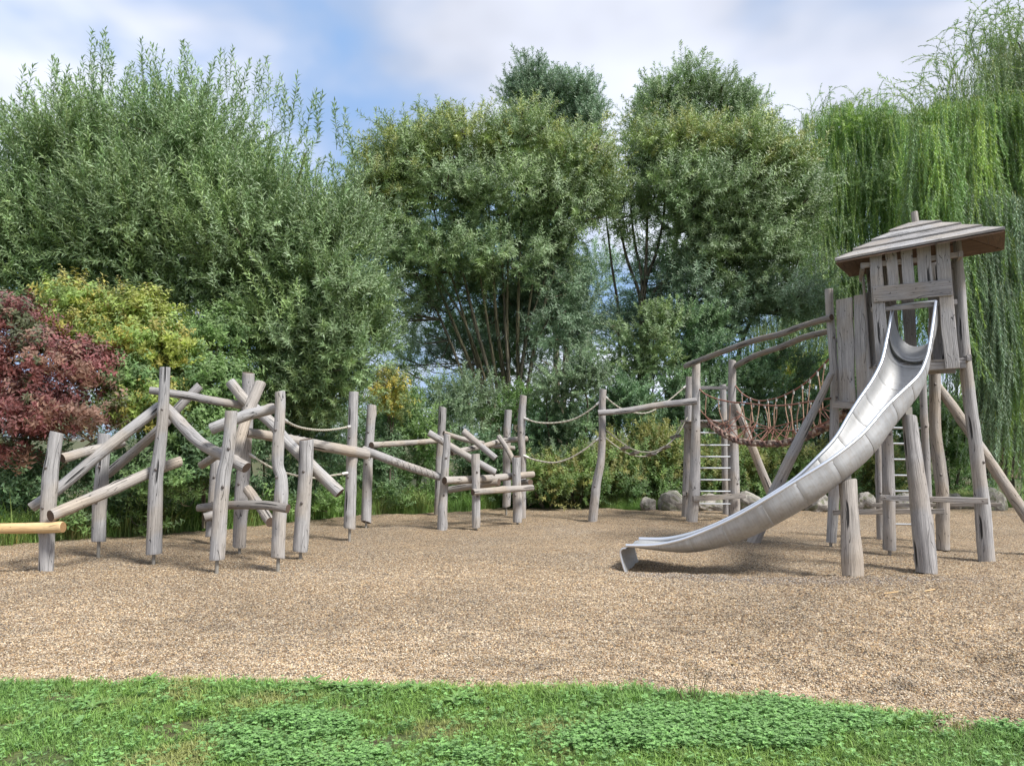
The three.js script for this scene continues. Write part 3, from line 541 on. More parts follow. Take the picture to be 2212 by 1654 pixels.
    part(roof, 'soffit_board', g, W_BROWN);
  }
  const fin = logGeometry([rp(0, y0 + rise - 0.1, 0), rp(0.0, y0 + rise + 0.15, 0)], [0.045, 0.042], { knots: 0, seg: 12 });
  part(roof, 'finial', fin.body, W_WARM); part(roof, 'finial_end', fin.ends[1], END);
}
// ------------------------------------------------------------------ slide
{
  const t = thing('slide', 'long curved stainless steel trough slide running down to the gravel', 'slide', V(1.6, 0, -10));
  const S = [[5.54, 3.38, 10.0, 5.15, 3.37, 10.35, 0.62], [5.45, 3.10, 9.92, 5.06, 3.14, 10.26, 0.5], [5.33, 2.80, 9.8, 4.95, 2.88, 10.15, 0.39], [5.20, 2.60, 9.65, 4.80, 2.58, 10.0, 0.36], [4.99, 2.37, 9.45, 4.59, 2.31, 9.85, 0.35], [4.72, 2.17, 9.3, 4.39, 2.09, 9.75, 0.36], [4.45, 1.97, 9.18, 4.22, 1.88, 9.68, 0.36], [4.06, 1.63, 9.0, 4.0, 1.60, 9.58, 0.35], [3.69, 1.37, 8.92, 3.75, 1.37, 9.5, 0.34], [3.32, 1.14, 8.93, 3.48, 1.12, 9.5, 0.34], [3.02, 0.94, 8.99, 3.2, 0.92, 9.55, 0.33], [2.66, 0.69, 9.16, 2.86, 0.68, 9.73, 0.31], [2.32, 0.49, 9.35, 2.52, 0.48, 9.9, 0.26], [2.04, 0.365, 9.47, 2.27, 0.365, 10.05, 0.19], [1.75, 0.285, 9.6, 2.0, 0.285, 10.22, 0.09], [1.41, 0.268, 9.69, 1.68, 0.268, 10.34, 0.03]];
  const N = new THREE.CatmullRomCurve3(S.map((s) => V(s[0], s[1], -s[2]))), Fr = new THREE.CatmullRomCurve3(S.map((s) => V(s[3], s[4], -s[5])));
  const dep = (q) => { const x = q * (S.length - 1), i = Math.min(S.length - 2, Math.floor(x)); const a = S[Math.max(0, i - 1)][6], b = S[i][6], c = S[i + 1][6], d = S[Math.min(S.length - 1, i + 2)][6], t = x - i; return 0.93 * (b + 0.5 * t * (c - a + t * (2 * a - 5 * b + 4 * c - d + t * (3 * (b - c) + d - a)))); };
  const sect = (q, a, th) => {                            // a in [-1,1] from far rim to near rim, th outward thickness
    const n = N.getPoint(q), f = Fr.getPoint(q), c = n.clone().add(f).multiplyScalar(0.5), lat = n.clone().sub(f), w = lat.length() / 2; lat.normalize();
    const e = 0.004, tan = N.getPoint(Math.min(1, q + e)).add(Fr.getPoint(Math.min(1, q + e))).sub(N.getPoint(Math.max(0, q - e))).sub(Fr.getPoint(Math.max(0, q - e))).normalize();
    let up = lat.clone().cross(tan).normalize(); if (up.y < 0) up.negate(); up.lerp(V(0, 1, 0), q < 0.1 ? 0.75 : 0.15).normalize();
    const ang = a * Math.PI / 2, d = dep(q), cs = Math.pow(Math.max(0, Math.cos(ang)), 0.66), sn = Math.sin(ang);
    const nx = sn, ny = cs * 1; const ln = Math.hypot(nx, ny);
    return c.addScaledVector(lat, w * Math.sign(sn) * Math.pow(Math.abs(sn), 0.9) + th * nx / ln).addScaledVector(up, -d * cs - th * ny / ln);
  };
  const panels = 13, per = 7, nA = 22, total = 1;
  for (let p = 0; p < panels; p++) {
    const pos = [], uv = [], idx = [], q0 = p / panels + (p ? 0.0006 : 0), q1 = (p + 1) / panels - 0.0006, row = 2 * (nA + 1);
    for (let i = 0; i <= per; i++) { const q = lerp(q0, q1, i / per); for (const th of [0, 0.012]) for (let j = 0; j <= nA; j++) { const v = sect(q, j / nA * 2 - 1, th); pos.push(v.x, v.y, v.z); uv.push(q * 6.5, j / nA * 0.9); } }
    const Q = (a, b, c, d) => idx.push(a, b, c, a, c, d);
    for (let i = 0; i < per; i++) for (let j = 0; j < nA; j++) { const a = i * row + j, b = a + row, o = nA + 1; Q(a, a + 1, b + 1, b); Q(a + o, b + o, b + 1 + o, a + 1 + o); }
    for (let j = 0; j < nA; j++) { const o = nA + 1, e = per * row; Q(j, j + o, j + 1 + o, j + 1); Q(e + j, e + j + 1, e + j + 1 + o, e + j + o); }
    for (let i = 0; i < per; i++) for (const j of [0, nA]) { const a = i * row + j, b = a + row, o = nA + 1; Q(a, b, b + o, a + o); }
    const g = new THREE.BufferGeometry(); g.setAttribute('position', new THREE.Float32BufferAttribute(pos, 3)); g.setAttribute('uv', new THREE.Float32BufferAttribute(uv, 2)); g.setIndex(idx); g.computeVertexNormals();
    part(t, 'trough_panel', g, STEEL);
  }
  for (let p = 1; p < panels; p++) {                      // welded flange at each joint
    const q = []; for (let j = 0; j <= 16; j++) q.push(sect(p / panels, lerp(-0.97, 0.97, j / 16), 0.013));
    part(t, 'joint_flange', tube(q, 0.0026, 24, 4), PIN);
  }
  for (const c of [N, Fr]) part(t, 'rim', tube(c.getPoints(90), 0.021, 140, 10), RIM);
  part(t, 'entry_bar', tube([V(5.54, 3.38, -10.0), V(5.345, 3.385, -10.175), V(5.15, 3.37, -10.35)], 0.019, 6, 10), RIM);
  // rolled lip at the foot
  const a = V(1.41, 0.262, -9.69), b = V(1.68, 0.262, -10.34), hd = V(-0.92, 0, -0.38), prof = [[0, -0.03], [0.03, -0.03], [0.055, -0.045], [0.07, -0.075], [0.068, -0.12], [0.05, -0.2], [0.02, -0.30], [0.0, -0.36]];
  const pos = [], uv = [], idx = [];
  prof.forEach(([h, y], i) => { const nrm = i < 2 ? V(0, -1, 0) : hd.clone().negate(); for (const off of [0, 0.01]) for (const e of [a, b]) { const p = e.clone().addScaledVector(hd, h).add(V(0, y, 0)).addScaledVector(nrm, off); pos.push(p.x, p.y, p.z); uv.push(i * 0.1, e === a ? 0 : 0.7); } });
  for (let i = 0; i < prof.length - 1; i++) { const o = i * 4, q = o + 4; idx.push(o, o + 1, q + 1, o, q + 1, q, o + 2, q + 2, q + 3, o + 2, q + 3, o + 3, o, q, q + 2, o, q + 2, o + 2, o + 1, o + 3, q + 3, o + 1, q + 3, q + 1); }
  const lg = new THREE.BufferGeometry(); lg.setAttribute('position', new THREE.Float32BufferAttribute(pos, 3)); lg.setAttribute('uv', new THREE.Float32BufferAttribute(uv, 2)); lg.setIndex(idx); lg.computeVertexNormals();
  part(t, 'end_lip', lg, STEEL);
  for (const e of [a, b]) part(t, 'lip_edge', tube(prof.map(([h, y]) => e.clone().addScaledVector(hd, h).add(V(0, y, 0))), 0.012, 24, 8), RIM);
  log(t, 'support_post', [[1832, 1040, 9.12, 37], [1835, 1100, 9.05, 36], [1838, 1170, 9.0, 39], [1842, 1242, 8.97, 44]], W_WARM, { sink: 0.02, tilt: 0.9, knots: 2 });
  log(t, 'support_post', [[1966, 900, 9.5, 30], [1974, 980, 9.42, 33], [1984, 1060, 9.35, 36], [1994, 1150, 9.28, 40], [2002, 1233, 9.25, 43]], W_MID, { sink: 0.02, tilt: 0.5, knots: 2 });
  const br = new THREE.BoxGeometry(0.08, 0.16, 0.06); const bp = at(1830, 1034, 9.15); br.translate(bp.x, bp.y + 0.03, bp.z); part(t, 'bracket', br, PIN);
  const br2 = br.clone(); const b2 = at(1962, 893, 9.5); br2.computeBoundingBox(); const c2 = br2.boundingBox.getCenter(V(0, 0, 0)); br2.translate(b2.x - c2.x, b2.y - c2.y, b2.z - c2.z); part(t, 'bracket', br2, PIN);
}
// ------------------------------------------------------------------ boulders
function boulder(u, v, d, w, h, label, seed) {
  const g = new THREE.IcosahedronGeometry(1, 5), p = g.attributes.position, uv = [], R = RNG(seed), sd = R() * 40;
  const W = px(w, d) / 2, H = px(h, d) * 0.75;
  for (let i = 0; i < p.count; i++) {
    const n = V(p.getX(i), p.getY(i), p.getZ(i)); let r = 1 + 0.26 * pn(n.x * 1.1 + sd, n.y * 1.1, n.z * 1.1) + 0.10 * pn(n.x * 3 + sd, n.y * 3, n.z * 3) + 0.03 * pn(n.x * 9, n.y * 9 + sd, n.z * 9);
    p.setXYZ(i, n.x * r * W, n.y * r * H, n.z * r * W * 0.8); uv.push(n.x * W * 1.1 + n.z * 0.3, n.y * H * 1.1 + n.z * W * 0.6);
  }
  g.setAttribute('uv', new THREE.Float32BufferAttribute(uv, 2)); g.computeVertexNormals();
  const b = at(u, v + h / 2, d); g.rotateY(R() * 6); g.translate(b.x, b.y + H * 0.35, b.z);
  single('boulder', label, 'boulder', g, ROCK, V(b.x, 0, b.z), 'boulders along the back edge of the gravel');
}
boulder(1400, 1086, 17.3, 34, 22, 'small pale boulder in the grass left of the ladder tower', 1);
boulder(1452, 1080, 17.3, 68, 40, 'large tan boulder just left of the ladder tower posts', 2);
boulder(1540, 1086, 17.3, 80, 34, 'broad boulder seen between the ladder posts under the lowest rung', 3);
boulder(1618, 1082, 17.3, 66, 38, 'boulder behind the right post of the ladder tower', 4);
boulder(1762, 1083, 17.3, 88, 44, 'dark boulder behind the slide, left of the slide tower', 5);
boulder(1872, 1081, 17.4, 52, 36, 'round boulder seen behind the short slide support post', 6);
boulder(1960, 1083, 17.5, 64, 34, 'boulder seen behind the tower ladder rungs', 7);
boulder(2146, 1077, 17.4, 64, 46, 'bulky boulder right of the slide tower near its slanting brace', 8);
boulder(2060, 1080, 17.7, 46, 28, 'low boulder between the right hand tower posts', 9);

// ------------------------------------------------------------------ plants
function leafTo(out, p, d, up, L, W, curl, c) {            // four facets folded along the midrib
  const s = d.clone().cross(up); if (s.lengthSq() < 1e-5) s.set(1, 0, 0); s.normalize(); const n = s.clone().cross(d).normalize();
  const m = p.clone().addScaledVector(d, L * 0.42).addScaledVector(n, L * curl * 0.5), t = p.clone().addScaledVector(d, L).addScaledVector(n, -L * curl);
  const a = m.clone().addScaledVector(s, W / 2).addScaledVector(n, W * 0.16), b = m.clone().addScaledVector(s, -W / 2).addScaledVector(n, W * 0.16);
  for (const [x, y, z] of [[p, a, m], [p, m, b], [a, t, m], [m, t, b]]) for (const q of [x, y, z]) { out.pos.push(q.x, q.y, q.z); out.col.push(c[0], c[1], c[2]); }
}
function stalkTo(out, a, b, r0, r1, c) {
  const d = b.clone().sub(a).normalize(), s = Math.abs(d.y) > 0.9 ? V(1, 0, 0) : V(0, 1, 0), u = d.clone().cross(s).normalize(), w = d.clone().cross(u);
  for (let i = 0; i < 3; i++) { const f = (k, p, r) => p.clone().addScaledVector(u, Math.cos(k * 2.094) * r).addScaledVector(w, Math.sin(k * 2.094) * r); const A = f(i, a, r0), B = f(i + 1, a, r0), C = f(i + 1, b, r1), D = f(i, b, r1); for (const q of [A, B, C, A, C, D]) { out.pos.push(q.x, q.y, q.z); out.col.push(...c); } }
}
function finish(out) { const g = new THREE.BufferGeometry(); g.setAttribute('position', new THREE.Float32BufferAttribute(out.pos, 3)); g.setAttribute('color', new THREE.Float32BufferAttribute(out.col, 3)); g.computeVertexNormals(); return g; }
function twig(seed, o) {                                    // grows along +y
  const R = RNG(seed), out = { pos: [], col: [] }, pts = [], L = o.len; let p = V(0, 0, 0), d = V((R() - 0.5) * 0.2, 1, (R() - 0.5) * 0.2).normalize();
  const ns = 6; for (let i = 0; i <= ns; i++) { pts.push(p.clone()); d.add(V((R() - 0.5) * o.bend, (R() - 0.5) * 0.1, (R() - 0.5) * o.bend)).normalize(); p = p.clone().addScaledVector(d, L / ns); if (o.grav) { d.y -= o.grav; d.x += o.grav * 0.35; d.normalize(); } }
  for (let i = 0; i < ns; i++) stalkTo(out, pts[i], pts[i + 1], o.stem * (1 - i / ns * 0.7), o.stem * (1 - (i + 1) / ns * 0.7), o.stemCol ?? [0.9, 0.8, 0.6]);
  const c = new THREE.CatmullRomCurve3(pts);
  for (let i = 0; i < o.n; i++) {
    const t = lerp(o.from ?? 0.08, 1, (i + R() * 0.6) / o.n), q = c.getPoint(clamp(t)), T = c.getTangent(clamp(t)), a = i * 2.4 + R() * 0.6, sp = o.spread * (1 - 0.45 * t) + (R() - 0.5) * 0.35;
    const side = V(Math.cos(a), 0, Math.sin(a)); side.addScaledVector(T, -side.dot(T)).normalize();
    const dir = T.clone().multiplyScalar(Math.cos(sp)).addScaledVector(side, Math.sin(sp)); dir.y -= o.droop ?? 0; dir.normalize();
    const l = o.leaf * (0.65 + 0.6 * R()) * (t > 0.9 ? 0.75 : 1), k = 0.78 + 0.5 * R(), pale = R() < (o.pale ?? 0.25) ? 1.35 : 1;
    leafTo(out, q, dir, T.clone().add(V((R() - 0.5), (R() - 0.5), (R() - 0.5))), l, o.width * (0.75 + 0.5 * R()), o.curl ?? 0.12, [k * pale, k * pale, k * (pale > 1 ? 1.5 : 1)]);
  }
  return finish(out);
}
function variants(o, n, seed) { return Array.from({ length: n }, (_, i) => twig(seed + i * 17, o)); }
const TW = {
  shoot: variants({ len: 0.95, n: 30, leaf: 0.145, width: 0.032, spread: 1.05, stem: 0.006, bend: 0.12, pale: 0.4 }, 4, 100),
  sprig: variants({ len: 0.5, n: 26, leaf: 0.12, width: 0.026, spread: 1.1, stem: 0.005, bend: 0.3, pale: 0.4 }, 4, 200),
  fine: variants({ len: 0.55, n: 30, leaf: 0.115, width: 0.025, spread: 1.15, stem: 0.005, bend: 0.45, droop: 0.25, pale: 0.3 }, 4, 300),
  far: variants({ len: 0.7, n: 30, leaf: 0.15, width: 0.036, spread: 1.2, stem: 0.006, bend: 0.4, pale: 0.3 }, 3, 400),
  maple: variants({ len: 0.36, n: 18, leaf: 0.085, width: 0.036, spread: 1.3, stem: 0.004, bend: 0.3, droop: 0.55, pale: 0.15 }, 4, 500),
  bush: variants({ len: 0.36, n: 26, leaf: 0.075, width: 0.034, spread: 1.2, stem: 0.004, bend: 0.4, pale: 0.3 }, 4, 600),
  weed: variants({ len: 0.55, n: 24, leaf: 0.10, width: 0.032, spread: 1.15, stem: 0.004, bend: 0.25, droop: 0.15, stemCol: [1.0, 0.85, 0.6], pale: 0.2 }, 4, 700),
  arch: variants({ len: 1.5, n: 40, leaf: 0.10, width: 0.018, spread: 0.7, stem: 0.006, bend: 0.14, grav: 0.38, from: 0.15, stemCol: [1.2, 1.0, 0.5], pale: 0.2 }, 4, 900),
  weep: variants({ len: 1.5, n: 64, leaf: 0.12, width: 0.02, spread: 0.55, stem: 0.004, bend: 0.10, from: 0.02, stemCol: [1.5, 1.2, 0.4], pale: 0.25 }, 4, 800),
};
const leafCounts = {};
function foliage(parent, name, spots, geos, mat) {           // spots: {p, d (axis), s (scale), c (colour)}
  const up = V(0, 1, 0), M = new THREE.Matrix4(), Q = new THREE.Quaternion(), Q2 = new THREE.Quaternion(), C = new THREE.Color(), R = RNG(spots.length * 7 + 1);
  const base = parent.position;
  geos.forEach((g, k) => {
    const mine = spots.filter((_, i) => i % geos.length === k), im = new THREE.InstancedMesh(g, mat, mine.length);
    mine.forEach((s, i) => { Q.setFromUnitVectors(up, s.d).multiply(Q2.setFromAxisAngle(up, R() * 6.283)); M.compose(s.p.clone().sub(base), Q, V(s.s, s.s, s.s)); im.setMatrixAt(i, M); im.setColorAt(i, C.setRGB(...s.c)); });
    im.name = name; im.userData.kind = 'stuff'; shade(im); parent.add(im);
  });
}
const GREENS = {
  willow: [[0.246, 0.348, 0.148], [0.292, 0.397, 0.192], [0.211, 0.312, 0.126], [0.274, 0.378, 0.137]],
  yellowLit: [[0.284, 0.378, 0.103], [0.241, 0.338, 0.108], [0.214, 0.310, 0.123], [0.354, 0.395, 0.103]],  // sunlit yellow of the willow crown tops, put into the leaf colour
  bluish: [[0.219, 0.324, 0.183], [0.258, 0.372, 0.221], [0.186, 0.282, 0.151]],
  weeping: [[0.224, 0.382, 0.093], [0.286, 0.436, 0.098], [0.204, 0.349, 0.108], [0.194, 0.316, 0.118], [0.326, 0.469, 0.098]],
  red: [[0.30, 0.095, 0.085], [0.37, 0.125, 0.10], [0.23, 0.075, 0.065], [0.36, 0.20, 0.13], [0.16, 0.19, 0.075]],
  lime: [[0.414, 0.470, 0.084], [0.336, 0.431, 0.084], [0.493, 0.448, 0.090], [0.269, 0.386, 0.084]],
  leafy: [[0.18, 0.30, 0.075], [0.14, 0.255, 0.07], [0.22, 0.355, 0.09]],
  hazel: [[0.167, 0.287, 0.121], [0.138, 0.253, 0.109], [0.201, 0.328, 0.132]],
  bushPale: [[0.22, 0.32, 0.165], [0.19, 0.28, 0.135], [0.265, 0.365, 0.19]],
  yellow: [[0.58, 0.48, 0.05], [0.50, 0.44, 0.07], [0.40, 0.41, 0.07], [0.21, 0.28, 0.07]],
  weeds: [[0.26, 0.37, 0.09], [0.19, 0.31, 0.08], [0.34, 0.36, 0.09], [0.24, 0.34, 0.08], [0.33, 0.33, 0.09]],
};
const lobe = (u, v, d, ru, rv, rd, k = 1, pal) => ({ c: at(u, v, d), r: [px(ru, d), px(rv, d), rd], k, pal });
function clumps(R, lobes, total, o) {                       // clump centres through the crown, most of them near its skin
  const out = [], vol = lobes.map((l) => l.k * Math.pow(l.r[0] * l.r[1] * l.r[2], 2 / 3)), sum = vol.reduce((a, b) => a + b, 0);
  lobes.forEach((l, i) => {
    const n = Math.max(2, Math.round(total * vol[i] / sum));
    for (let k = 0; k < n; k++) {
      let d; do { d = V(R() * 2 - 1, R() * 2 - 1, R() * 2 - 1); } while (d.lengthSq() > 1 || d.lengthSq() < 0.01); d.normalize();
      if (d.z < -0.2 && R() < 0.55) d.z *= -1;
      const r = lerp(o.inner ?? 0.5, 1, Math.sqrt(R())), mg = o.margin ?? 0.3, q = l.r.map((z) => Math.max(z * 0.45, z - mg) * r);
      out.push({ p: l.c.clone().add(V(d.x * q[0], d.y * q[1], d.z * q[2])), d, l });
    }
  });
  return out;
}
function crown(tree, lobes, o) {
  const R = RNG(o.seed), cl = clumps(R, lobes, o.clumps, o), spots = [], limbs = [];
  const stems = o.stems ?? [];
  for (const c of cl) {
    const pal = GREENS[c.l.pal ?? o.pal], base = pal[Math.floor(R() * pal.length)], tint = 0.82 + 0.4 * R();
    const n = Math.round(o.per * (0.6 + 0.8 * R()));
    for (let i = 0; i < n; i++) {
      const g = V((R() + R() + R() - 1.5) * 1.1, (R() + R() + R() - 1.5) * (o.tall ?? 0.9), (R() + R() + R() - 1.5) * 1.1).multiplyScalar(o.spread);
      const p = c.p.clone().add(g); if (p.y < 0.15) continue;
      const d = c.d.clone().multiplyScalar(o.out ?? 0.7).add(V(0, o.up ?? 0.7, 0)).add(V(R() - 0.5, R() - 0.5, R() - 0.5).multiplyScalar(o.rand ?? 1.1)).addScaledVector(g, 0.5).normalize();
      const j = tint * (0.85 + 0.3 * R()), mix = R() < 0.25 ? pal[Math.floor(R() * pal.length)] : base;
      spots.push({ p, d, s: (o.scale ?? 1) * (0.7 + 0.6 * R()), c: [mix[0] * j, mix[1] * j, mix[2] * j] });
    }
    if (stems.length && R() < (o.branchy ?? 0.6)) {          // a branch from the nearest stem
      let best = null, bd = 1e9; for (const s of stems) for (const q of s) { const dd = q.distanceTo(c.p) + (q.y > c.p.y ? 3 : 0); if (dd < bd) { bd = dd; best = q; } }
      const m = best.clone().lerp(c.p, 0.55).add(V((R() - 0.5) * 0.4, -0.12 * bd * R(), (R() - 0.5) * 0.4));
      if (bd < (o.reach ?? 5)) limbs.push(tube([best, m, c.p.clone().addScaledVector(c.d, o.spread * 0.6)], (o.limb ?? 0.022) * (0.6 + 0.6 * R()), 7, 5));
    }
  }
  for (const [u, v, d] of o.shoots ?? []) for (let i = 0; i < 3; i++) { const pal = GREENS[o.pal], b = pal[i % pal.length]; spots.push({ p: at(u + (R() - 0.5) * 16, v + 40 + R() * 30, d + (R() - 0.5)), d: V((R() - 0.5) * 0.25, 1, (R() - 0.5) * 0.25).normalize(), s: 0.75 + 0.45 * R(), c: b }); }
  foliage(tree, 'foliage', spots, TW[o.twig], o.mat ?? LEAF);
  leafCounts[tree.name] = spots.length;
  if (limbs.length) { part(tree, 'branches', mergeGeometries(limbs), o.bark ?? BARK).userData.kind = 'stuff'; }
}
function stem(tree, marks, mat, name = 'trunk') {            // [u, v, d, width]
  const pts = marks.map(([u, v, d]) => at(u, v, d)), radii = marks.map(([, , d, w]) => px(w, d) / 2), c = new THREE.CatmullRomCurve3(pts), L = c.getLength(), n = Math.max(8, Math.round(L / 0.25)), fr = c.computeFrenetFrames(n, false), seg = 9, pos = [], uv = [], idx = [], sd = ++logSeed;
  for (let i = 0; i <= n; i++) {
    const q = c.getPointAt(i / n), x = i / n * (radii.length - 1), k = Math.min(radii.length - 2, Math.floor(x)), r0 = lerp(radii[k], radii[k + 1], x - k);
    for (let j = 0; j <= seg; j++) { const a = (j % seg) / seg * 6.283, r = r0 * (1 + 0.18 * pn(Math.cos(a) * 1.5 + sd, Math.sin(a) * 1.5, i * 0.35)), p = q.clone().addScaledVector(fr.normals[i], Math.cos(a) * r).addScaledVector(fr.binormals[i], Math.sin(a) * r); pos.push(p.x, p.y, p.z); uv.push(j / seg * 2, i / n * L / 0.8); }
  }
  for (let i = 0; i < n; i++) for (let j = 0; j < seg; j++) { const a = i * (seg + 1) + j, b = a + seg + 1; idx.push(a, a + 1, b + 1, a, b + 1, b); }
  const g = new THREE.BufferGeometry(); g.setAttribute('position', new THREE.Float32BufferAttribute(pos, 3)); g.setAttribute('uv', new THREE.Float32BufferAttribute(uv, 2)); g.setIndex(idx); g.computeVertexNormals();
  part(tree, name, g, mat);
  return c.getPoints(14).slice(4);
}
function plant(name, label, category, u, d, group) { const b = at(u, 1000, d); return thing(name, label, category, V(b.x, -0.1, b.z), group); }

// left: tall bushy willow
{
  const t = plant('willow_tree', 'tall bushy grey-green willow filling the upper left with upright leafy shoots', 'tree', 420, 15.4);
  const st = [[[430, 1120, 15.4, 26], [410, 850, 15.5, 20], [330, 560, 15.6, 14], [240, 250, 15.6, 6]], [[440, 1120, 15.4, 24], [450, 820, 15.5, 18], [450, 500, 15.6, 12], [440, 220, 15.6, 5]], [[450, 1120, 15.4, 24], [500, 830, 15.3, 18], [600, 560, 15.4, 12], [660, 330, 15.5, 5]], [[420, 1120, 15.3, 22], [330, 880, 15.0, 18], [180, 620, 15.0, 12], [80, 380, 15.0, 5]], [[455, 1120, 15.3, 22], [560, 900, 15.0, 16], [690, 720, 14.9, 10], [770, 600, 14.9, 5]]].map((m) => stem(t, m, BARK, 'stem'));
  crown(t, [lobe(200, 383, 15.3, 170, 160, 1.7), lobe(420, 350, 15.6, 190, 150, 1.9), lobe(600, 493, 15.6, 150, 160, 1.8), lobe(70, 530, 14.9, 150, 170, 1.6), lobe(310, 480, 14.6, 200, 150, 1.5), lobe(530, 560, 14.6, 180, 140, 1.4), lobe(720, 545, 15, 110, 150, 1.4), lobe(40, 580, 14.8, 120, 100, 1.2), lobe(230, 580, 14.6, 140, 80, 1.2), lobe(340, 630, 14.9, 130, 80, 1.2), lobe(690, 600, 14.9, 110, 80, 1.2), lobe(590, 660, 15, 120, 80, 1.2), lobe(330, 437, 15.2, 160, 110, 1.5), lobe(500, 485, 15.2, 140, 110, 1.5), lobe(150, 480, 15.0, 140, 110, 1.4), lobe(460, 660, 15, 130, 90, 1.2, 1, 'willow'), lobe(130, 660, 15, 130, 80, 1.2, 0.8, 'willow'), lobe(250, 720, 15.4, 160, 80, 1.2, 0.8, 'willow')], { seed: 11, margin: 0.5, inner: 0.15, clumps: 410, per: 26, spread: 0.5, up: 0.85, out: 0.6, rand: 1.35, twig: 'shoot', scale: 0.8, pal: 'willow', stems: st, limb: 0.02, shoots: [[10, 273, 15], [45, 203, 15], [105, 183, 15], [130, 188, 15], [195, 128, 15.3], [222, 113, 15.3], [240, 138, 15.3], [310, 153, 15.5], [335, 133, 15.5], [395, 133, 15.6], [420, 158, 15.6], [490, 143, 15.6], [555, 163, 15.6], [580, 198, 15.6], [630, 218, 15.6], [690, 258, 15.6], [735, 278, 15.5], [760, 328, 15.5], [150, 208, 15], [270, 168, 15.4], [450, 158, 15.6], [520, 168, 15.6], [610, 238, 15.6], [655, 248, 15.6], [15, 298, 15]] });
  crown(t, [lobe(730, 640, 14.8, 110, 90, 1.1), lobe(640, 720, 14.7, 130, 100, 1.1), lobe(760, 750, 14.7, 80, 110, 1.0), lobe(600, 850, 14.9, 120, 80, 1.0, 1, 'willow'), lobe(700, 850, 15, 110, 80, 1.0, 1, 'willow')], { seed: 12, margin: 0.35, clumps: 110, per: 26, spread: 0.36, up: 0.5, out: 0.8, twig: 'sprig', pal: 'willow', stems: st, limb: 0.015 });
}
// left: coloured shrubs
{
  const t = plant('red_maple_shrub', 'dark red autumn shrub with drooping leaves at the left edge', 'shrub', 40, 12.4);
  const st = [[[20, 1140, 12.3, 12], [60, 960, 12.2, 8], [150, 820, 12.1, 4], [220, 770, 12.0, 2]], [[10, 1140, 12.3, 12], [0, 900, 12.2, 8], [40, 740, 12.2, 4], [70, 650, 12.2, 2]], [[30, 1140, 12.3, 12], [140, 1000, 12.0, 7], [220, 940, 11.9, 4], [280, 905, 11.8, 2]]].map((m) => stem(t, m, BARK_PALE, 'stem'));
  crown(t, [lobe(40, 700, 12.3, 70, 50, 0.7), lobe(70, 790, 12.2, 120, 70, 0.8), lobe(180, 800, 12.2, 80, 50, 0.6), lobe(60, 880, 12.0, 120, 60, 0.8), lobe(200, 890, 12.0, 80, 45, 0.6), lobe(60, 950, 11.9, 110, 50, 0.7), lobe(-60, 830, 12.2, 90, 150, 0.9)], { seed: 21, margin: 0.22, clumps: 125, per: 13, spread: 0.24, up: 0.0, out: 0.9, rand: 1.0, tall: 0.35, twig: 'maple', pal: 'red', stems: st, limb: 0.012, bark: BARK_PALE, mat: LEAF_MATT, branchy: 0.8 });
  const t2 = plant('yellow_green_maple', 'yellow-green maple shrub turning gold above the red shrub', 'shrub', 300, 13.6);
  const s2 = [[[300, 1140, 13.6, 14], [290, 900, 13.5, 9], [200, 740, 13.4, 5], [150, 660, 13.3, 2]], [[310, 1140, 13.6, 14], [320, 880, 13.5, 9], [350, 740, 13.5, 5], [370, 660, 13.4, 2]]].map((m) => stem(t2, m, BARK, 'stem'));
  crown(t2, [lobe(170, 660, 13.4, 80, 45, 0.8), lobe(170, 720, 13.2, 90, 50, 0.7), lobe(320, 690, 13.5, 80, 50, 0.8), lobe(300, 750, 13.2, 120, 60, 0.8), lobe(380, 760, 13.2, 60, 60, 0.7), lobe(290, 830, 12.9, 80, 50, 0.7, 1, 'leafy'), lobe(330, 880, 12.8, 90, 60, 0.7, 1, 'lime')], { seed: 22, margin: 0.22, clumps: 130, per: 18, spread: 0.24, up: 0.35, out: 0.8, tall: 0.6, twig: 'maple', pal: 'lime', stems: s2, limb: 0.012, mat: LEAF_MATT });
  const t3 = plant('green_maple_shrub', 'bright green leafy shrub behind the left log tangle', 'shrub', 440, 13.2);
  const s3 = [[[440, 1140, 13.4, 10], [440, 950, 13.3, 7], [460, 800, 13.4, 3]]].map((m) => stem(t3, m, BARK, 'stem'));
  crown(t3, [lobe(470, 730, 13.8, 70, 60, 0.7), lobe(460, 830, 13.3, 90, 60, 0.8), lobe(400, 920, 12.9, 90, 60, 0.7), lobe(460, 980, 13.0, 90, 60, 0.7, 1, 'hazel'), lobe(380, 1020, 12.8, 90, 60, 0.7)], { seed: 23, margin: 0.22, clumps: 110, per: 18, spread: 0.26, up: 0.35, out: 0.8, tall: 0.7, twig: 'maple', pal: 'leafy', stems: s3, limb: 0.012, mat: LEAF_MATT });
}
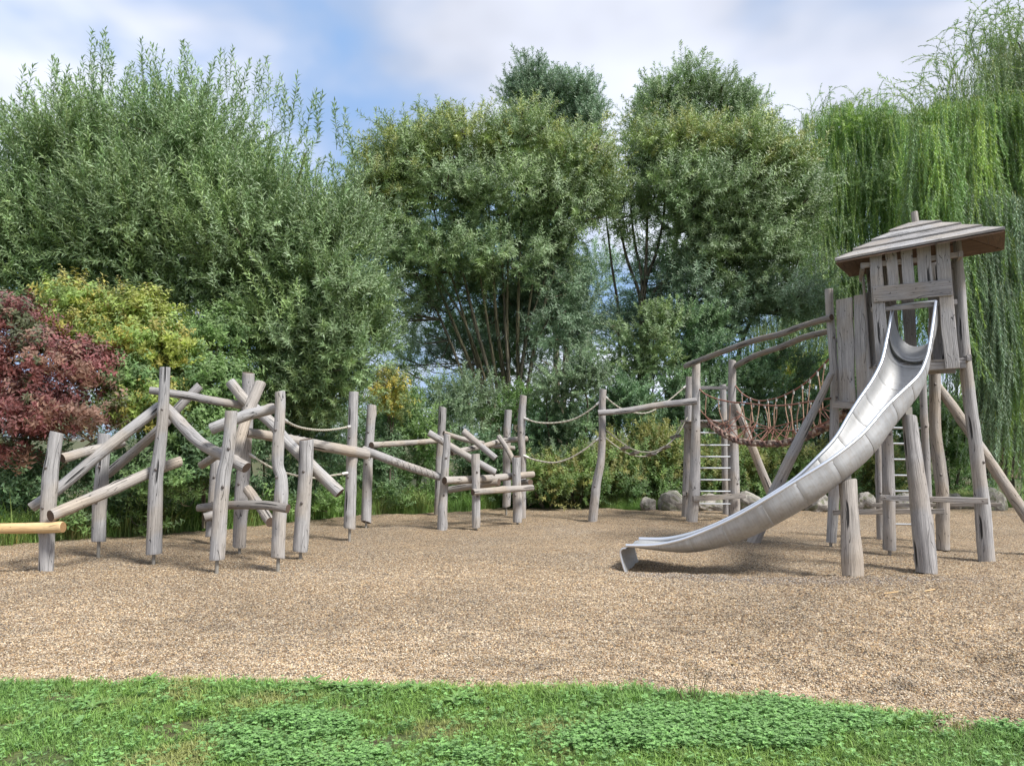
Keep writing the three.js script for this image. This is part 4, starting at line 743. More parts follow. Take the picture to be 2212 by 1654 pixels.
// middle: fan-stemmed willow
{
  const t = plant('fan_willow', 'many-stemmed willow with brown fanning trunks and crown top coloured sunlit yellow in the centre', 'tree', 1080, 21);
  const M = [[1010, 850, 480], [1030, 880, 440], [1045, 930, 420], [1060, 960, 380], [1075, 1010, 380], [1085, 1050, 340], [1100, 1075, 330], [1112, 1130, 350], [1120, 1175, 400], [1130, 1235, 430], [1055, 905, 520], [1092, 1100, 420], [1118, 1200, 520]];
  const st = M.map(([b, u, v], i) => stem(t, [[1060 + (b - 1060) * 0.7, 1075, 21 + (i % 3) * 0.4, 12], [b + (i % 2) * 6, 860, 21 + (i % 3) * 0.4, 8 + (i % 3) * 2], [lerp(b, u, 0.36), 690, 21, 6 + (i % 2) * 2], [lerp(b, u, 0.75), lerp(690, v, 0.55), 21, 4], [u, v, 21 + (i % 2) * 0.6, 3]], i % 3 ? BARK_PALE : BARK, 'trunk'));
  crown(t, [lobe(890, 352, 21, 110, 80, 2.2), lobe(1000, 327, 21.2, 120, 70, 2.2), lobe(1120, 319, 21.4, 110, 75, 2.2), lobe(1230, 360, 21.4, 110, 75, 2.2), lobe(1290, 394, 21.6, 60, 70, 1.6), lobe(835, 418, 20.6, 80, 90, 1.8), lobe(960, 418, 20.8, 130, 70, 2, 0.9, 'willow'), lobe(1100, 427, 21, 140, 80, 2.2, 0.9, 'willow'), lobe(1220, 460, 21.4, 110, 80, 2, 0.9, 'willow'), lobe(870, 510, 20.8, 100, 60, 1.8, 0.7, 'willow'), lobe(1000, 518, 21.6, 130, 60, 1.8, 0.5, 'willow'), lobe(1180, 543, 22, 100, 60, 1.8, 0.6, 'willow')], { seed: 31, margin: 0.6, clumps: 340, inner: 0.3, per: 15, spread: 0.5, up: 0.35, out: 0.8, twig: 'fine', scale: 1.1, pal: 'yellowLit', stems: st, limb: 0.026 });
  crown(t, [lobe(1190, 620, 22.2, 90, 70, 1.6, 1, 'bluish'), lobe(1060, 640, 22.8, 80, 60, 1.5, 0.5, 'willow'), lobe(950, 610, 22.4, 90, 50, 1.5, 0.45, 'willow'), lobe(1250, 700, 22.6, 60, 70, 1.4, 0.9, 'bluish'), lobe(850, 580, 21.6, 80, 60, 1.4, 0.6, 'willow'), lobe(820, 470, 21, 60, 70, 1.4, 0.8, 'willow'), lobe(930, 690, 23, 80, 50, 1.4, 0.5, 'willow'), lobe(1010, 760, 24, 90, 60, 1.4, 0.6, 'bluish'), lobe(1100, 780, 24, 90, 60, 1.4, 0.6, 'willow'), lobe(900, 780, 24.5, 60, 60, 1.4, 0.3, 'willow'), lobe(1090, 560, 20.4, 120, 60, 1.2, 0.4, 'willow'), lobe(970, 550, 20.4, 110, 60, 1.2, 0.4, 'willow'), lobe(870, 650, 21, 90, 70, 1.2, 0.4, 'willow'), lobe(1190, 700, 21.4, 70, 80, 1.2, 0.6, 'bluish'), lobe(1110, 700, 22.8, 70, 60, 1.2, 0.5, 'bluish')], { seed: 32, clumps: 290, inner: 0.2, per: 13, spread: 0.42, up: 0.4, twig: 'fine', scale: 1.1, pal: 'willow', stems: st, limb: 0.02 });
}
// behind the middle: two rounded tree tops
{
  const t = plant('tall_willow', 'blue-green rounded treetop rising behind the centre willow', 'tree', 1200, 33);
  const st = [stem(t, [[1200, 1030, 33, 18], [1200, 700, 33, 14], [1170, 400, 33, 9], [1150, 200, 33, 4]], BARK), stem(t, [[1206, 1030, 33, 16], [1230, 650, 33, 12], [1245, 250, 33, 4]], BARK, 'limb')];
  crown(t, [lobe(1150, 187, 33, 58, 42, 2), lobe(1190, 212, 33, 45, 60, 2), lobe(1250, 227, 33, 48, 60, 2), lobe(1265, 272, 33, 48, 50, 2), lobe(1190, 277, 33, 60, 60, 2), lobe(1125, 222, 33, 40, 45, 1.8), lobe(1200, 350, 33, 80, 80, 2.2), lobe(1130, 520, 31, 90, 70, 2, 0.8, 'willow'), lobe(1010, 600, 30, 90, 60, 2, 0.7, 'bluish'), lobe(1200, 640, 30, 100, 70, 2, 0.9, 'bluish'), lobe(930, 560, 30, 60, 60, 2, 0.5, 'willow'), lobe(1060, 720, 29, 120, 50, 2, 0.6, 'bluish'), lobe(1290, 620, 30, 60, 90, 2, 0.5, 'bluish')], { seed: 41, margin: 0.7, clumps: 250, reach: 3, per: 15, spread: 0.5, up: 0.9, twig: 'far', pal: 'bluish', stems: st, limb: 0.03 });
  const t2 = plant('tall_willow', 'dark rounded treetop rising behind the right-centre willow', 'tree', 1500, 33);
  const s2 = [stem(t2, [[1500, 1030, 33, 20], [1500, 650, 33, 14], [1480, 400, 33, 9], [1470, 200, 33, 4]], BARK), stem(t2, [[1506, 1030, 33, 16], [1530, 600, 33, 11], [1560, 250, 33, 4]], BARK, 'limb')];
  crown(t2, [lobe(1430, 237, 33, 70, 50, 2.2), lobe(1490, 197, 33, 55, 42, 2), lobe(1530, 232, 33, 70, 55, 2.2), lobe(1595, 247, 33, 45, 45, 2), lobe(1470, 292, 33, 90, 55, 2.2), lobe(1580, 302, 33, 70, 50, 2.2), lobe(1650, 302, 33, 40, 40, 1.6), lobe(1380, 272, 33, 30, 30, 1.5), lobe(1520, 370, 33, 120, 80, 2.4)], { seed: 42, margin: 0.7, clumps: 170, per: 15, spread: 0.55, up: 0.8, twig: 'far', pal: 'willow', stems: s2, limb: 0.03 });
}
// right of the middle: dark-trunked willow
{
  const t = plant('dark_willow', 'broad willow with dark splitting trunk behind the ladder tower', 'tree', 1390, 23);
  const T = [[1335, 430, 640], [1362, 410, 600], [1400, 400, 690], [1440, 400, 620], [1475, 420, 700], [1515, 450, 650], [1590, 510, 720]];
  const st = T.map(([u, v, k], i) => stem(t, [[1385 + i * 2, 1050, 23, 18], [1384 + i * 2, 820, 23 + i * 0.05, 15], [1382 + i * 4, k, 23 + i * 0.08, 11], [lerp(1382 + i * 4, u, 0.55), lerp(k, v, 0.36), 23 + (i % 2) * 0.5, 8], [lerp(1382, u, 0.9), lerp(k, v, 0.72), 23 + (i % 2) * 0.5, 6], [u, v, 23 + (i % 3) * 0.5, 3]], BARK, 'trunk'));
  st.push(stem(t, [[1330, 1050, 23.3, 12], [1338, 700, 23.3, 9], [1320, 560, 23.3, 6], [1305, 430, 23.3, 3]], BARK, 'trunk'), stem(t, [[1600, 1050, 23.4, 14], [1590, 800, 23.4, 11], [1625, 690, 23.2, 9], [1700, 610, 23, 5]], BARK, 'trunk'));
  crown(t, [lobe(1400, 341, 23, 70, 60, 2), lobe(1490, 329, 23, 75, 50, 2), lobe(1600, 350, 23, 85, 60, 2.2), lobe(1680, 383, 23, 70, 70, 2.2), lobe(1430, 400, 22.8, 90, 60, 2, 1, 'willow'), lobe(1560, 425, 22.6, 130, 70, 2.2, 1, 'willow'), lobe(1700, 467, 22.6, 65, 90, 1.8, 1, 'willow'), lobe(1620, 492, 22.6, 110, 60, 2, 1, 'willow'), lobe(1480, 467, 23, 90, 50, 2, 0.7, 'willow'), lobe(1370, 450, 23, 50, 50, 1.5, 0.6, 'willow')], { seed: 51, margin: 0.6, clumps: 290, inner: 0.3, per: 15, spread: 0.52, up: 0.35, out: 0.8, twig: 'fine', scale: 1.2, pal: 'yellowLit', stems: st, limb: 0.028 });
  crown(t, [lobe(1660, 560, 22.2, 90, 60, 1.6, 1, 'willow'), lobe(1560, 560, 23.5, 80, 50, 1.6, 0.4, 'willow'), lobe(1690, 640, 22, 90, 60, 1.6, 0.9, 'bluish'), lobe(1560, 690, 22.4, 80, 50, 1.4, 0.8, 'bluish'), lobe(1440, 560, 24, 50, 60, 1.4, 0.3, 'willow'), lobe(1520, 540, 22.4, 70, 50, 1.2, 0.8, 'willow'), lobe(1480, 620, 22.4, 70, 50, 1.2, 0.7, 'bluish'), lobe(1600, 620, 22.2, 80, 50, 1.2, 0.8, 'willow'), lobe(1340, 470, 22.6, 40, 40, 1, 0.6, 'willow'), lobe(1410, 600, 24.5, 70, 60, 1.4, 0.5, 'bluish'), lobe(1360, 700, 24, 80, 50, 1.2, 0.7, 'bluish'), lobe(1470, 700, 23.6, 80, 50, 1.2, 0.7, 'bluish')], { seed: 52, margin: 0.4, clumps: 220, inner: 0.2, per: 14, spread: 0.44, up: 0.3, twig: 'fine', scale: 1.15, pal: 'willow', stems: st, limb: 0.02 });
}
// right: weeping willows
function weeper(t, tops, o) {                                // tops: [u, v, d, half width, length in metres, count, palette]
  const R = RNG(o.seed), spots = [];
  for (const [u, v, d, hw, len, n, pal] of tops) for (let i = 0; i < n * 1.7; i++) {
    const uu = u + (R() + R() - 1) * hw, dd = d + (R() - 0.5) * 2.2, top = at(uu, v + (R() - 0.5) * 26 + 0.12 * Math.abs(uu - u), dd), L = len * (0.5 + 0.6 * R());
    const P = GREENS[pal ?? 'weeping'], b = P[Math.floor(R() * P.length)], j = (0.8 + 0.4 * R()) * (1 + 0.3 * pn(uu * 0.022, v * 0.01 + dd, 3.3));
    const sway = V((R() - 0.5) * 0.26, -1, (R() - 0.5) * 0.2).normalize();
    let y = 0; while (y < L) {
      const k = 0.8 + 0.45 * R(); if (R() > 0.1) spots.push({ p: top.clone().addScaledVector(sway, y).add(V((R() - 0.5) * 0.1, 0, (R() - 0.5) * 0.1)), d: sway.clone().add(V((R() - 0.5) * 0.14, 0, (R() - 0.5) * 0.14)).normalize(), s: k, c: [b[0] * j, b[1] * j, b[2] * j] });
      y += 1.2 * k;
    }
  }
  foliage(t, 'foliage', spots, TW.weep, LEAF_MATT); leafCounts[t.name] = spots.length;
  const arcs = []; for (const [u, v, d, hw, n] of o.arcs ?? []) for (let i = 0; i < n; i++) { const P = GREENS.weeping, b = P[i % P.length], k = 0.7 + 0.3 * R(); arcs.push({ p: at(u + (R() + R() - 1) * hw, v + R() * 30, d + (R() - 0.5) * 1.6), d: V((R() - 0.5) * 0.9, 1, (R() - 0.5) * 0.9).normalize(), s: 0.7 + 0.6 * R(), c: b.map((q) => q * k) }); }
  if (arcs.length) foliage(t, 'twigs', arcs, TW.arch, LEAF_MATT);
}
{
  const t = plant('weeping_willow', 'weeping willow with hanging strands between the ladder tower and slide tower', 'tree', 1850, 27);
  stem(t, [[1850, 1030, 27, 26], [1850, 750, 27, 22], [1830, 500, 27, 14], [1800, 300, 27, 6]], BARK); stem(t, [[1855, 1030, 27, 20], [1870, 700, 27, 16], [1920, 450, 27, 9], [1950, 300, 27, 4]], BARK, 'limb');
  weeper(t, [[1770, 250, 26.5, 45, 3.5, 55], [1830, 225, 26.5, 55, 4.2, 80], [1900, 235, 26.5, 55, 4.2, 80], [1960, 250, 26, 50, 4, 60], [1750, 330, 26, 50, 4.5, 60], [1830, 350, 26.5, 70, 4, 60], [1930, 360, 26, 60, 4, 70], [1780, 520, 26, 70, 4.2, 60, 'willow'], [1900, 540, 25.5, 70, 3.8, 60, 'willow'], [1700, 620, 25, 60, 3.4, 50, 'willow'], [1800, 680, 25, 80, 3.2, 60, 'willow'], [1640, 690, 25, 50, 3, 40, 'willow']], { seed: 61, arcs: [[1760, 275, 26.5, 50, 22], [1830, 255, 26.5, 60, 34], [1900, 265, 26.5, 60, 34], [1960, 275, 26, 50, 26]] });
  crown(t, [lobe(1850, 300, 27, 110, 50, 2), lobe(1910, 430, 26.5, 70, 80, 2, 1, 'willow'), lobe(1770, 480, 27, 60, 70, 1.6, 0.7, 'willow'), lobe(1880, 620, 26.5, 90, 60, 1.8, 0.8, 'willow'), lobe(1760, 640, 26.5, 60, 60, 1.6, 0.7, 'willow')], { seed: 62, clumps: 90, per: 16, spread: 0.5, up: -0.3, twig: 'far', pal: 'weeping', scale: 0.85, limb: 0.02 });
}
{
  const t = plant('weeping_willow', 'large weeping willow curtaining the right edge behind the slide tower', 'tree', 2180, 18.6);
  const st = [[[2160, 1030, 18.6, 62], [2150, 960, 18.6, 56], [2110, 850, 18.7, 34], [2085, 700, 18.8, 24], [2090, 450, 18.8, 14], [2110, 240, 18.8, 6]], [[2170, 1030, 18.6, 60], [2180, 930, 18.6, 44], [2215, 800, 18.6, 34], [2230, 500, 18.6, 22], [2200, 200, 18.6, 8]], [[2155, 1030, 18.9, 40], [2150, 930, 18.9, 30], [2160, 760, 19, 22], [2150, 450, 19, 12], [2040, 260, 18.8, 5]]].map((m) => stem(t, m, BARK));
  stem(t, [[2200, 290, 18.5, 8], [2160, 245, 18.4, 6], [2120, 235, 18.3, 5], [2050, 255, 18.2, 3]], BARK, 'limb');
  weeper(t, [[2000, 235, 18, 40, 4.4, 80], [2050, 215, 18, 45, 4.6, 100], [2110, 215, 18, 45, 4.8, 110], [2170, 200, 18.2, 50, 5, 110], [2230, 190, 18, 50, 5, 100], [2290, 200, 18, 60, 5, 70], [1985, 330, 17.8, 30, 3.4, 60], [2040, 380, 17.6, 50, 3.6, 80], [2010, 270, 17.5, 40, 2.6, 60, 'weeping'], [2060, 300, 17.4, 40, 2.2, 50, 'weeping'], [2020, 420, 17.3, 36, 1.6, 36, 'weeping'], [2110, 260, 17.5, 40, 2.0, 40, 'weeping'], [2120, 400, 17.6, 55, 4, 90, 'bluish'], [2200, 420, 17.6, 55, 4, 90, 'bluish'], [2150, 600, 17.5, 60, 3.4, 70, 'bluish'], [2220, 640, 17.5, 50, 3.4, 70], [2090, 560, 17.8, 50, 3, 50, 'bluish'], [2180, 110, 18.4, 50, 2.2, 42, 'willow'], [2120, 130, 18.4, 40, 1.6, 14, 'willow'], [2080, 160, 18.4, 40, 1.4, 12, 'willow'], [2160, 70, 18.4, 34, 1.2, 12, 'willow'], [2240, 90, 18.4, 40, 2.4, 40, 'willow']], { seed: 63, arcs: [[2000, 255, 18, 40, 22], [2060, 235, 18, 50, 26], [2060, 170, 18.3, 40, 14], [2120, 130, 18.4, 50, 26], [2180, 100, 18.4, 60, 34], [2230, 90, 18.4, 50, 30]] });
  crown(t, [lobe(2150, 300, 18.8, 150, 70, 1.4), lobe(2160, 460, 18.8, 130, 100, 1.2, 1, 'willow'), lobe(2200, 150, 18.6, 60, 70, 1.0, 0.6, 'willow')], { seed: 64, clumps: 80, per: 16, spread: 0.42, up: -0.2, twig: 'fine', pal: 'weeping', stems: st, limb: 0.018 });
}
// undergrowth, shrub by shrub
function shrub(name, label, u, v, d, ru, rv, rd, pal, twigName, o = {}) {
  const t = plant(name, label, 'shrub', u, d, o.group), g = 1000;
  const st = []; const R = RNG(u * 3 + v);
  for (let i = 0; i < 3; i++) st.push(stem(t, [[u + (R() - 0.5) * ru * 0.4, 945 + 1.75 * F / d, d + 0.2, 5], [u + (R() - 0.5) * ru, v + rv * 0.4, d, 4], [u + (R() - 0.5) * ru * 1.5, v - rv * 0.5, d, 2]], BARK, 'stem'));
  const lobes = [lobe(u, v, d, ru, rv, rd)], nb = o.lobes ?? 4;
  for (let i = 0; i < nb; i++) lobes.push(lobe(u + (R() - 0.5) * ru * 1.3, v + (R() - 0.5) * rv * 1.1, d - rd * 0.3 * R(), ru * (0.4 + 0.25 * R()), rv * (0.4 + 0.25 * R()), rd * 0.6));
  const gv = 945 + 1.6 * F / d; if (gv - (v + rv * 0.7) > 12) lobes.push(lobe(u, (v + rv * 0.5 + gv) / 2, d + 0.2, ru * 0.95, (gv - v - rv * 0.4) / 2, rd * 0.8, 1, pal === 'lime' ? 'leafy' : pal === 'yellow' ? 'hazel' : pal), lobe(u - ru * 0.6, gv - 22, d - 0.2, ru * 0.5, 22, rd * 0.6, 1, 'leafy'), lobe(u + ru * 0.6, gv - 22, d - 0.2, ru * 0.5, 22, rd * 0.6, 1, 'leafy'));
  const area = lobes.reduce((a, l) => a + l.r[0] * l.r[1], 0) * 0.42;
  crown(t, lobes, { seed: u * 7 + v, clumps: Math.round((o.density ?? 16) * area) + 14, per: 17, spread: o.spread ?? 0.28, up: o.up ?? 0.6, out: 0.7, twig: twigName, pal, stems: st, limb: 0.009, scale: o.scale ?? 1, mat: o.mat ?? LEAF_MATT, branchy: 0.35 });
  return t;
}
shrub('pale_bush', 'pale green rounded bush behind the upper sagging rope', 1225, 815, 18.2, 90, 75, 1.2, 'bushPale', 'bush', { density: 20 });
shrub('green_bush', 'dense green bush beneath the splitting willow trunk', 1400, 750, 20.5, 110, 95, 1.3, 'willow', 'bush', { density: 14, scale: 1.25 });
shrub('green_bush', 'dense green bush left of the ladder tower handrail', 1500, 735, 21, 90, 95, 1.3, 'hazel', 'bush', { density: 14, scale: 1.25 });
shrub('green_bush', 'leafy bush filling the gap under the pale green bush', 1200, 930, 19, 110, 70, 1.2, 'hazel', 'bush', { scale: 1.15 });
shrub('green_bush', 'leafy bush right of the bent rope post', 1370, 890, 19.5, 110, 90, 1.2, 'hazel', 'bush', { scale: 1.2 });
shrub('green_bush', 'dense green bush behind the ladder rungs', 1510, 890, 20, 90, 100, 1.2, 'hazel', 'bush', { scale: 1.2 });
shrub('green_bush', 'dense green bush behind the red rope net', 1640, 860, 21, 100, 110, 1.3, 'hazel', 'bush', { scale: 1.3 });
shrub('green_bush', 'dense green bush behind the lower plank lookout', 1790, 900, 22, 110, 100, 1.4, 'hazel', 'bush', { scale: 1.3, density: 12 });
shrub('lit_bush', 'bush coloured sunlit yellow-green glimpsed behind the rope net', 1730, 800, 24, 60, 60, 1.2, 'lime', 'weed', { density: 8 });  // the sunlit look is put into the leaf palette of this bush
shrub('green_bush', 'dense green bush behind the tall slide support', 1960, 900, 22, 100, 100, 1.4, 'hazel', 'bush', { scale: 1.3, density: 12 });
shrub('leafy_bush', 'green bush seen between the right-hand tower posts', 2060, 930, 21, 80, 80, 1.2, 'leafy', 'bush', { scale: 1.2, density: 14 });
shrub('green_bush', 'dense green bush beyond the slanting brace at the right edge', 2190, 930, 22, 110, 90, 1.3, 'hazel', 'bush', { scale: 1.3, density: 12 });
shrub('leafy_bush', 'mid green bush behind the middle log heap', 1010, 890, 18.6, 90, 80, 1.1, 'bushPale', 'weed', { density: 15 });
shrub('leafy_bush', 'tangled green bush left of the middle log heap', 890, 920, 18.2, 90, 90, 1.1, 'leafy', 'weed', { density: 15 });
shrub('leafy_bush', 'sunlit bush at the foot of the fanning willow trunks', 1100, 890, 19.4, 80, 60, 1.0, 'leafy', 'bush', { density: 14 });
shrub('green_bush', 'low green bush behind the crossed middle logs', 1060, 990, 18.2, 100, 60, 1.0, 'hazel', 'bush');
shrub('green_bush', 'dense green bush behind the two lone posts', 790, 980, 17.2, 100, 70, 1.0, 'hazel', 'bush');
shrub('green_bush', 'leafy green bush behind the right end of the left log tangle', 660, 970, 15.6, 90, 90, 0.9, 'hazel', 'bush');
shrub('green_bush', 'dense green bush in the middle of the left log tangle', 560, 940, 14.8, 80, 110, 0.9, 'hazel', 'maple', { scale: 1.05 });
shrub('green_bush', 'leafy green growth under the red shrub', 90, 1030, 12.3, 120, 60, 0.6, 'hazel', 'maple', { density: 26 });
shrub('green_bush', 'leafy green growth beneath the green shrub, behind the leftmost crossing beams', 270, 1030, 12.9, 90, 60, 0.6, 'hazel', 'maple', { density: 24 });
shrub('yellow_shrub', 'small yellow autumn shrub between the two lone posts', 838, 845, 16.8, 42, 62, 0.5, 'yellow', 'maple', { density: 34, spread: 0.2, lobes: 3, scale: 0.85 });
const weedSpots = [[1185, 1045, 17.6, 60, 40, 'right behind the middle log heap'], [1250, 1030, 18.0, 60, 55, 'left of the bent rope post'], [1325, 1010, 18.4, 60, 65, 'just right of the bent rope post'], [1390, 995, 18.6, 60, 75, 'under the stepped rope bridge'], [1450, 1000, 18.8, 60, 70, 'left of the ladder tower'], [1535, 1010, 19, 50, 60, 'behind the ladder rungs'], [1615, 1015, 19, 60, 60, 'right of the ladder tower'], [1700, 1010, 19, 60, 60, 'between the two crossed braces'], [1790, 1020, 19, 60, 55, 'behind the upper run of the slide'], [1880, 1020, 19, 60, 60, 'behind the short slide support']];
for (const [u, v, d, ru, rv, where] of weedSpots) shrub('weed_clump', 'reddish yellow-green weeds ' + where, u, v, d, ru, rv, 0.8, 'weeds', 'weed', { density: 22, spread: 0.26, up: 1.0, group: 'weeds along the back edge', scale: 0.85 });
// far wood
{
  const R = RNG(909), spots = [], b = new THREE.Group(); b.name = 'far_wood'; b.userData = { kind: 'stuff', label: 'low far-off wood glimpsed between the trunks', category: 'wood' }; scene.add(b);
  for (let i = 0; i < 5200; i++) { const x = lerp(-62, 66, R()), h = 3.4 + 1.3 * pn(x * 0.15, 2.2) + 0.8 * pn(x * 0.6, 5.1), z = -lerp(54, 60, R()), g = GREENS.bluish[i % 3]; spots.push({ p: V(x, h * Math.sqrt(R()), z), d: V(R() - 0.5, 0.8, R() - 0.5).normalize(), s: 1.3 + 0.8 * R(), c: g }); }
  foliage(b, 'foliage', spots, TW.far, LEAF_MATT);
}
// ------------------------------------------------------------------ grass, clover, pebbles
function tuft(seed, n, h, w, lean, c) {
  const R = RNG(seed), out = { pos: [], col: [] };
  for (let i = 0; i < n; i++) {
    const a = R() * 6.283, r = R() * h * 0.35, p = V(Math.cos(a) * r, -0.01, Math.sin(a) * r), H = h * (0.5 + 0.7 * R()), b = R() * 6.283, l = lean * (0.3 + R()), dx = Math.cos(b), dz = Math.sin(b), k = 0.75 + 0.5 * R(), col = R() < 0.06 ? [2.0 * k, 1.2 * k, 1.0 * k] : [k * c[0], k * c[1], k * c[2]];
    const s = V(-dz, 0, dx).multiplyScalar(w / 2), m = p.clone().add(V(dx * l * H * 0.35, H * 0.6, dz * l * H * 0.35)), t = p.clone().add(V(dx * l * H, H * (1 - l * 0.25), dz * l * H));
    const A = p.clone().sub(s), B = p.clone().add(s), C = m.clone().addScaledVector(s, 0.8), D = m.clone().addScaledVector(s, -0.8);
    for (const q of [A, B, C, A, C, D, D, C, t]) { out.pos.push(q.x, q.y, q.z); out.col.push(...col); }
  }
  return finish(out);
}
const stuffGroup = (name, label, category) => { const g = new THREE.Group(); g.name = name; g.userData = { kind: 'stuff', label, category }; scene.add(g); return g; };
const cloverPatch = (x, d) => smooth(0.24, 0.5, pn(x * 0.75 + 1.2, d * 1.1 + 4.4) + 0.18 * pn(x * 3.1, d * 3.1) + 0.75 * Math.exp(-(((x - 1.15) / 1.1) ** 2 + ((d - 4.25) / 0.42) ** 2)) + 0.45 * Math.exp(-(((x + 1.45) / 0.6) ** 2 + ((d - 4.35) / 0.3) ** 2)));
const bare = (x, d) => smooth(0.30, 0.5, pn(x * 1.9 + 7.7, d * 2.6 + 1.3) + 0.25 * pn(x * 7, d * 7) + 0.55 * Math.exp(-(((x + 0.85) / 0.35) ** 2 + ((d - 4.18) / 0.16) ** 2)));
{
  const R = RNG(1234), g = stuffGroup('grass', 'short green lawn grass in the foreground', 'grass'), cv = stuffGroup('clover', 'low clover growing in the foreground lawn', 'clover');
  const kinds = [0, 1, 2, 3].map((i) => tuft(50 + i, 11, 0.052, 0.0042, 0.8, [1, 1, 1])), spots = [], cl = [];
  for (let i = 0; i < 62000; i++) {
    const x = lerp(-4.6, 4.6, R()), d = lerp(2.7, 5.45, R()), f = front(x) + 0.05 * pn(x * 9, 4.4); if (d > f + 0.03) continue;
    const bv = bare(x, d); if (R() < bv * 0.88) continue; const cvv = cloverPatch(x, d); if (R() < cvv * 0.4) continue;
    const y = pn(x * 0.9, d * 0.9, 8), dry = smooth(0.1, 0.5, pn(x * 2.2, d * 2.2, 17) + bv * 0.3), j = 0.8 + 0.4 * R(), tall = (1 + 0.5 * pn(x * 1.5, d * 1.5, 4)) * (f - d < 0.25 ? 1.15 : 1);
    spots.push({ p: V(x, 0.012, -d), d: V((R() - 0.5) * 0.3, 1, (R() - 0.5) * 0.3).normalize(), s: tall * (0.7 + 0.6 * R()), c: [lerp(0.20 + 0.05 * y, 0.32, dry) * j, lerp(0.35 + 0.04 * y, 0.35, dry) * j, lerp(0.06, 0.10, dry) * j] });
  }
  foliage(g, 'blades', spots, kinds, BLADE);
  const leafK = [0, 1, 2].map((s) => { const RR = RNG(s + 400), out = { pos: [], col: [] }; for (let i = 0; i < 6; i++) { const a = RR() * 6.28, r = 0.034 * RR(), h = 0.022 + 0.035 * RR(), c = V(Math.cos(a) * r, h, Math.sin(a) * r), k = 0.8 + 0.4 * RR(), tl = V((RR() - 0.5) * 0.6, 1, (RR() - 0.5) * 0.6).normalize(); stalkTo(out, V(c.x * 0.4, 0, c.z * 0.4), c, 0.0008, 0.0008, [k, k, k]); for (let q = 0; q < 3; q++) { const b = a + q * 2.094, dir = V(Math.cos(b), 0.12, Math.sin(b)); dir.addScaledVector(tl, -dir.dot(tl) * 0.8).normalize(); leafTo(out, c, dir, tl, 0.0115, 0.0108, -0.1, [k, k, k]); } } return finish(out); });
  for (let i = 0; i < 66000; i++) {
    const x = lerp(-4.6, 4.6, R()), d = lerp(2.7, 5.3, R()); if (d > front(x) - 0.01) continue; const k = cloverPatch(x, d); if (R() > k * 0.95 + 0.05 || R() < bare(x, d) * 0.8) continue;
    const j = 0.8 + 0.45 * R(); cl.push({ p: V(x, 0.012, -d), d: V((R() - 0.5) * 0.3, 1, (R() - 0.5) * 0.3).normalize(), s: 0.75 + 0.65 * R(), c: [0.20 * j, 0.38 * j, 0.10 * j] });
  }
  foliage(cv, 'leaves', cl, leafK, BLADE);
  // rosettes along the lawn's edge
  const rs = []; const rg = [0, 1].map((s) => { const RR = RNG(s + 60), out = { pos: [], col: [] }; for (let i = 0; i < 14; i++) { const a = i * 2.4, k = 0.8 + 0.4 * RR(), d = V(Math.cos(a), 0.35 + 0.7 * RR(), Math.sin(a)).normalize(); leafTo(out, V(0, 0.01, 0), d, V(0, 1, 0), 0.06 + 0.04 * RR(), 0.022, 0.18, [k, k, k]); } return finish(out); });
  for (const [u, v, n] of [[710, 1487, 9], [780, 1492, 9], [330, 1477, 4], [890, 1500, 5], [620, 1500, 3], [1010, 1520, 3], [210, 1530, 4], [1000, 1500, 4], [1300, 1510, 4], [1900, 1580, 4]]) for (let i = 0; i < n; i++) { const p = at(u + (R() - 0.5) * 70, v + (R() - 0.5) * 14, 1), k = 1.58 / (EYE - p.y); rs.push({ p: V(p.x * k, 0.012, -k), d: V(0, 1, 0), s: 0.6 + 0.6 * R(), c: [0.16, 0.30, 0.06] }); }
  const rw = stuffGroup('rosette_weeds', 'bright leafy weeds along the edge of the lawn', 'weeds'); foliage(rw, 'leaves', rs, rg, BLADE);
}
{ // rank grass along the back edge
  const R = RNG(777), g = stuffGroup('tall_grass', 'rank tall grass along the back edge of the gravel', 'grass'), kinds = [0, 1, 2].map((i) => tuft(80 + i, 16, 0.50, 0.012, 0.7, [1, 1, 1])), spots = [];
  for (let i = 0; i < 22000; i++) {
    const x = lerp(-10.5, 13, R()), off = Math.pow(R(), 1.4) * 3.4, d = back(x) - 0.12 + off, low = x > -0.2 ? 0.6 : x < -2.6 ? 1.25 : 1, n = pn(x * 0.9, d * 0.9, 3), hole = smooth(0.1, 0.4, pn(x * 1.3 + 5, 2.2)); if (R() < hole * 0.6) continue;
    const dry = smooth(-0.25, 0.4, n) * R(), j = 0.75 + 0.5 * R();
    spots.push({ p: V(x, -0.03, -d), d: V((R() - 0.5) * 0.4, 1, (R() - 0.5) * 0.4).normalize(), s: low * (0.45 + 0.8 * R()) * smooth(-0.2, 0.5, off + 0.25 * R()), c: [lerp(0.20, 0.42, dry) * j, lerp(0.36, 0.37, dry) * j, lerp(0.07, 0.16, dry) * j] });
  }
  foliage(g, 'blades', spots, kinds, BLADE);
}
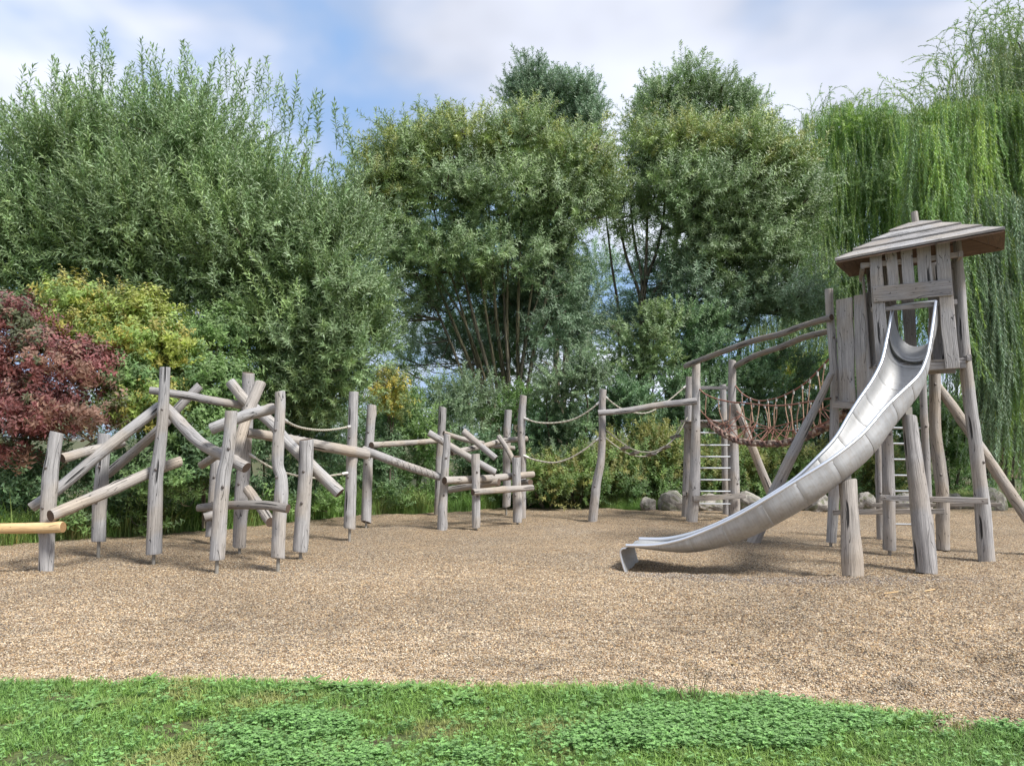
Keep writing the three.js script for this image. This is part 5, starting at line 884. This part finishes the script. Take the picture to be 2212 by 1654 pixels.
{ // loose stones on the gravel
  const R = RNG(4321), g = stuffGroup('pebbles', 'loose tan and cream pebbles covering the play area', 'gravel'), geos = [0, 1].map((k) => { const q = new THREE.IcosahedronGeometry(1, 0), p = q.attributes.position, RR = RNG(k + 3); const seen = {}; for (let i = 0; i < p.count; i++) { const id = [p.getX(i).toFixed(3), p.getY(i).toFixed(3), p.getZ(i).toFixed(3)].join(); const s = seen[id] ??= 0.8 + 0.4 * RR(); p.setXYZ(i, p.getX(i) * 1.25 * s, p.getY(i) * 0.6 * s, p.getZ(i) * 0.85 * s); } q.computeVertexNormals(); return q; });
  const spots = [];
  while (spots.length < 240000) {
    const d = 4.0 / Math.sqrt(1 - R() * (1 - (4.0 / 11) ** 2)), x = (R() * 2 - 1) * (d * 0.68 + 0.9); if (d < front(x) - 0.03 - 0.3 * R() ** 3) continue;
    const c = stoneColour(R()), j = 0.55 + 0.40 * R(), l = (k) => Math.pow(c[k] / 255, 2.2) * j;
    const pt = 1 + 0.35 * (pn(x * 0.5, d * 0.5, 5) + pn(x * 3, d * 4, 2)); spots.push({ p: V(x, gh(x, -d) + 0.002, -d), d: V((R() - 0.5) * 0.9, 1, (R() - 0.5) * 0.9).normalize(), s: 0.0034 + 0.0045 * R() * R() + 0.00024 * d, c: [l(0) * pt * 1.04, l(1) * pt * 1.03, l(2) * pt * 0.95] });
  }
  foliage(g, 'stones', spots, geos, PEBBLE);
}
// ------------------------------------------------------------------ small things
{
  const b = at(1495, 1512, 4.72); b.y = 0.02; const t = thing('dry_weed', 'thin dry brown weed standing at the edge of the lawn', 'weed', b);
  const R = RNG(55), st = std({ color: rgb(0.13, 0.10, 0.055), roughness: 0.9 });
  for (let i = 0; i < 9; i++) { const x = (i - 4) * 0.024 + (R() - 0.5) * 0.02, h = 0.12 + 0.16 * R() * (1 - Math.abs(i - 4) / 7), p0 = b.clone().add(V(x * 0.5, 0, (R() - 0.5) * 0.06)), p1 = p0.clone().add(V(x * 0.5 + (R() - 0.5) * 0.02, h * 0.6, 0)), p2 = p1.clone().add(V(x * 0.3 + (R() - 0.5) * 0.05, h * 0.45, (R() - 0.5) * 0.04)); part(t, 'stalk', tube([p0, p1, p2], 0.0018, 8, 4), st); }
  const out = { pos: [], col: [] }; for (let i = 0; i < 60; i++) { const x = (R() - 0.5) * 0.2, y = 0.05 + R() * 0.2 * (1 - Math.abs(x) * 3); leafTo(out, V(x, y, (R() - 0.5) * 0.06), V(R() - 0.5, R() - 0.3, R() - 0.5).normalize(), V(0, 1, 0), 0.014, 0.008, 0.2, R() < 0.5 ? [0.13, 0.12, 0.05] : [0.09, 0.06, 0.035]); }
  const lm = shade(new THREE.Mesh(finish(out), LEAF_MATT)); lm.name = 'withered_leaves'; t.add(lm);
}
const splinter = (u, v, len, ang, label) => { const p = at(u, v, 1), k = EYE / (EYE - p.y), q = V(p.x * k, 0, -k); q.y = gh(q.x, q.z) + 0.012; const e = V(Math.cos(ang) * len, 0.01, Math.sin(ang) * len); single('wood_splinter', label, 'splinter', plankGeometry(q.clone().sub(e), q.clone().add(e), V(0, 0, 1), 0.02, 0.008), W_NEW, q, 'pale wood splinters on the gravel'); };
splinter(1583, 1431, 0.07, 1.4, 'pale splinter of wood on the gravel above the dry weed');
splinter(2005, 1277, 0.09, -0.3, 'pale splinter of wood on the gravel right of the slide supports');
splinter(1924, 1284, 0.08, 0.0, 'pale splinter of wood on the gravel below the slide supports');
console.log('twigs', JSON.stringify(leafCounts));
renderer.render(scene, camera);
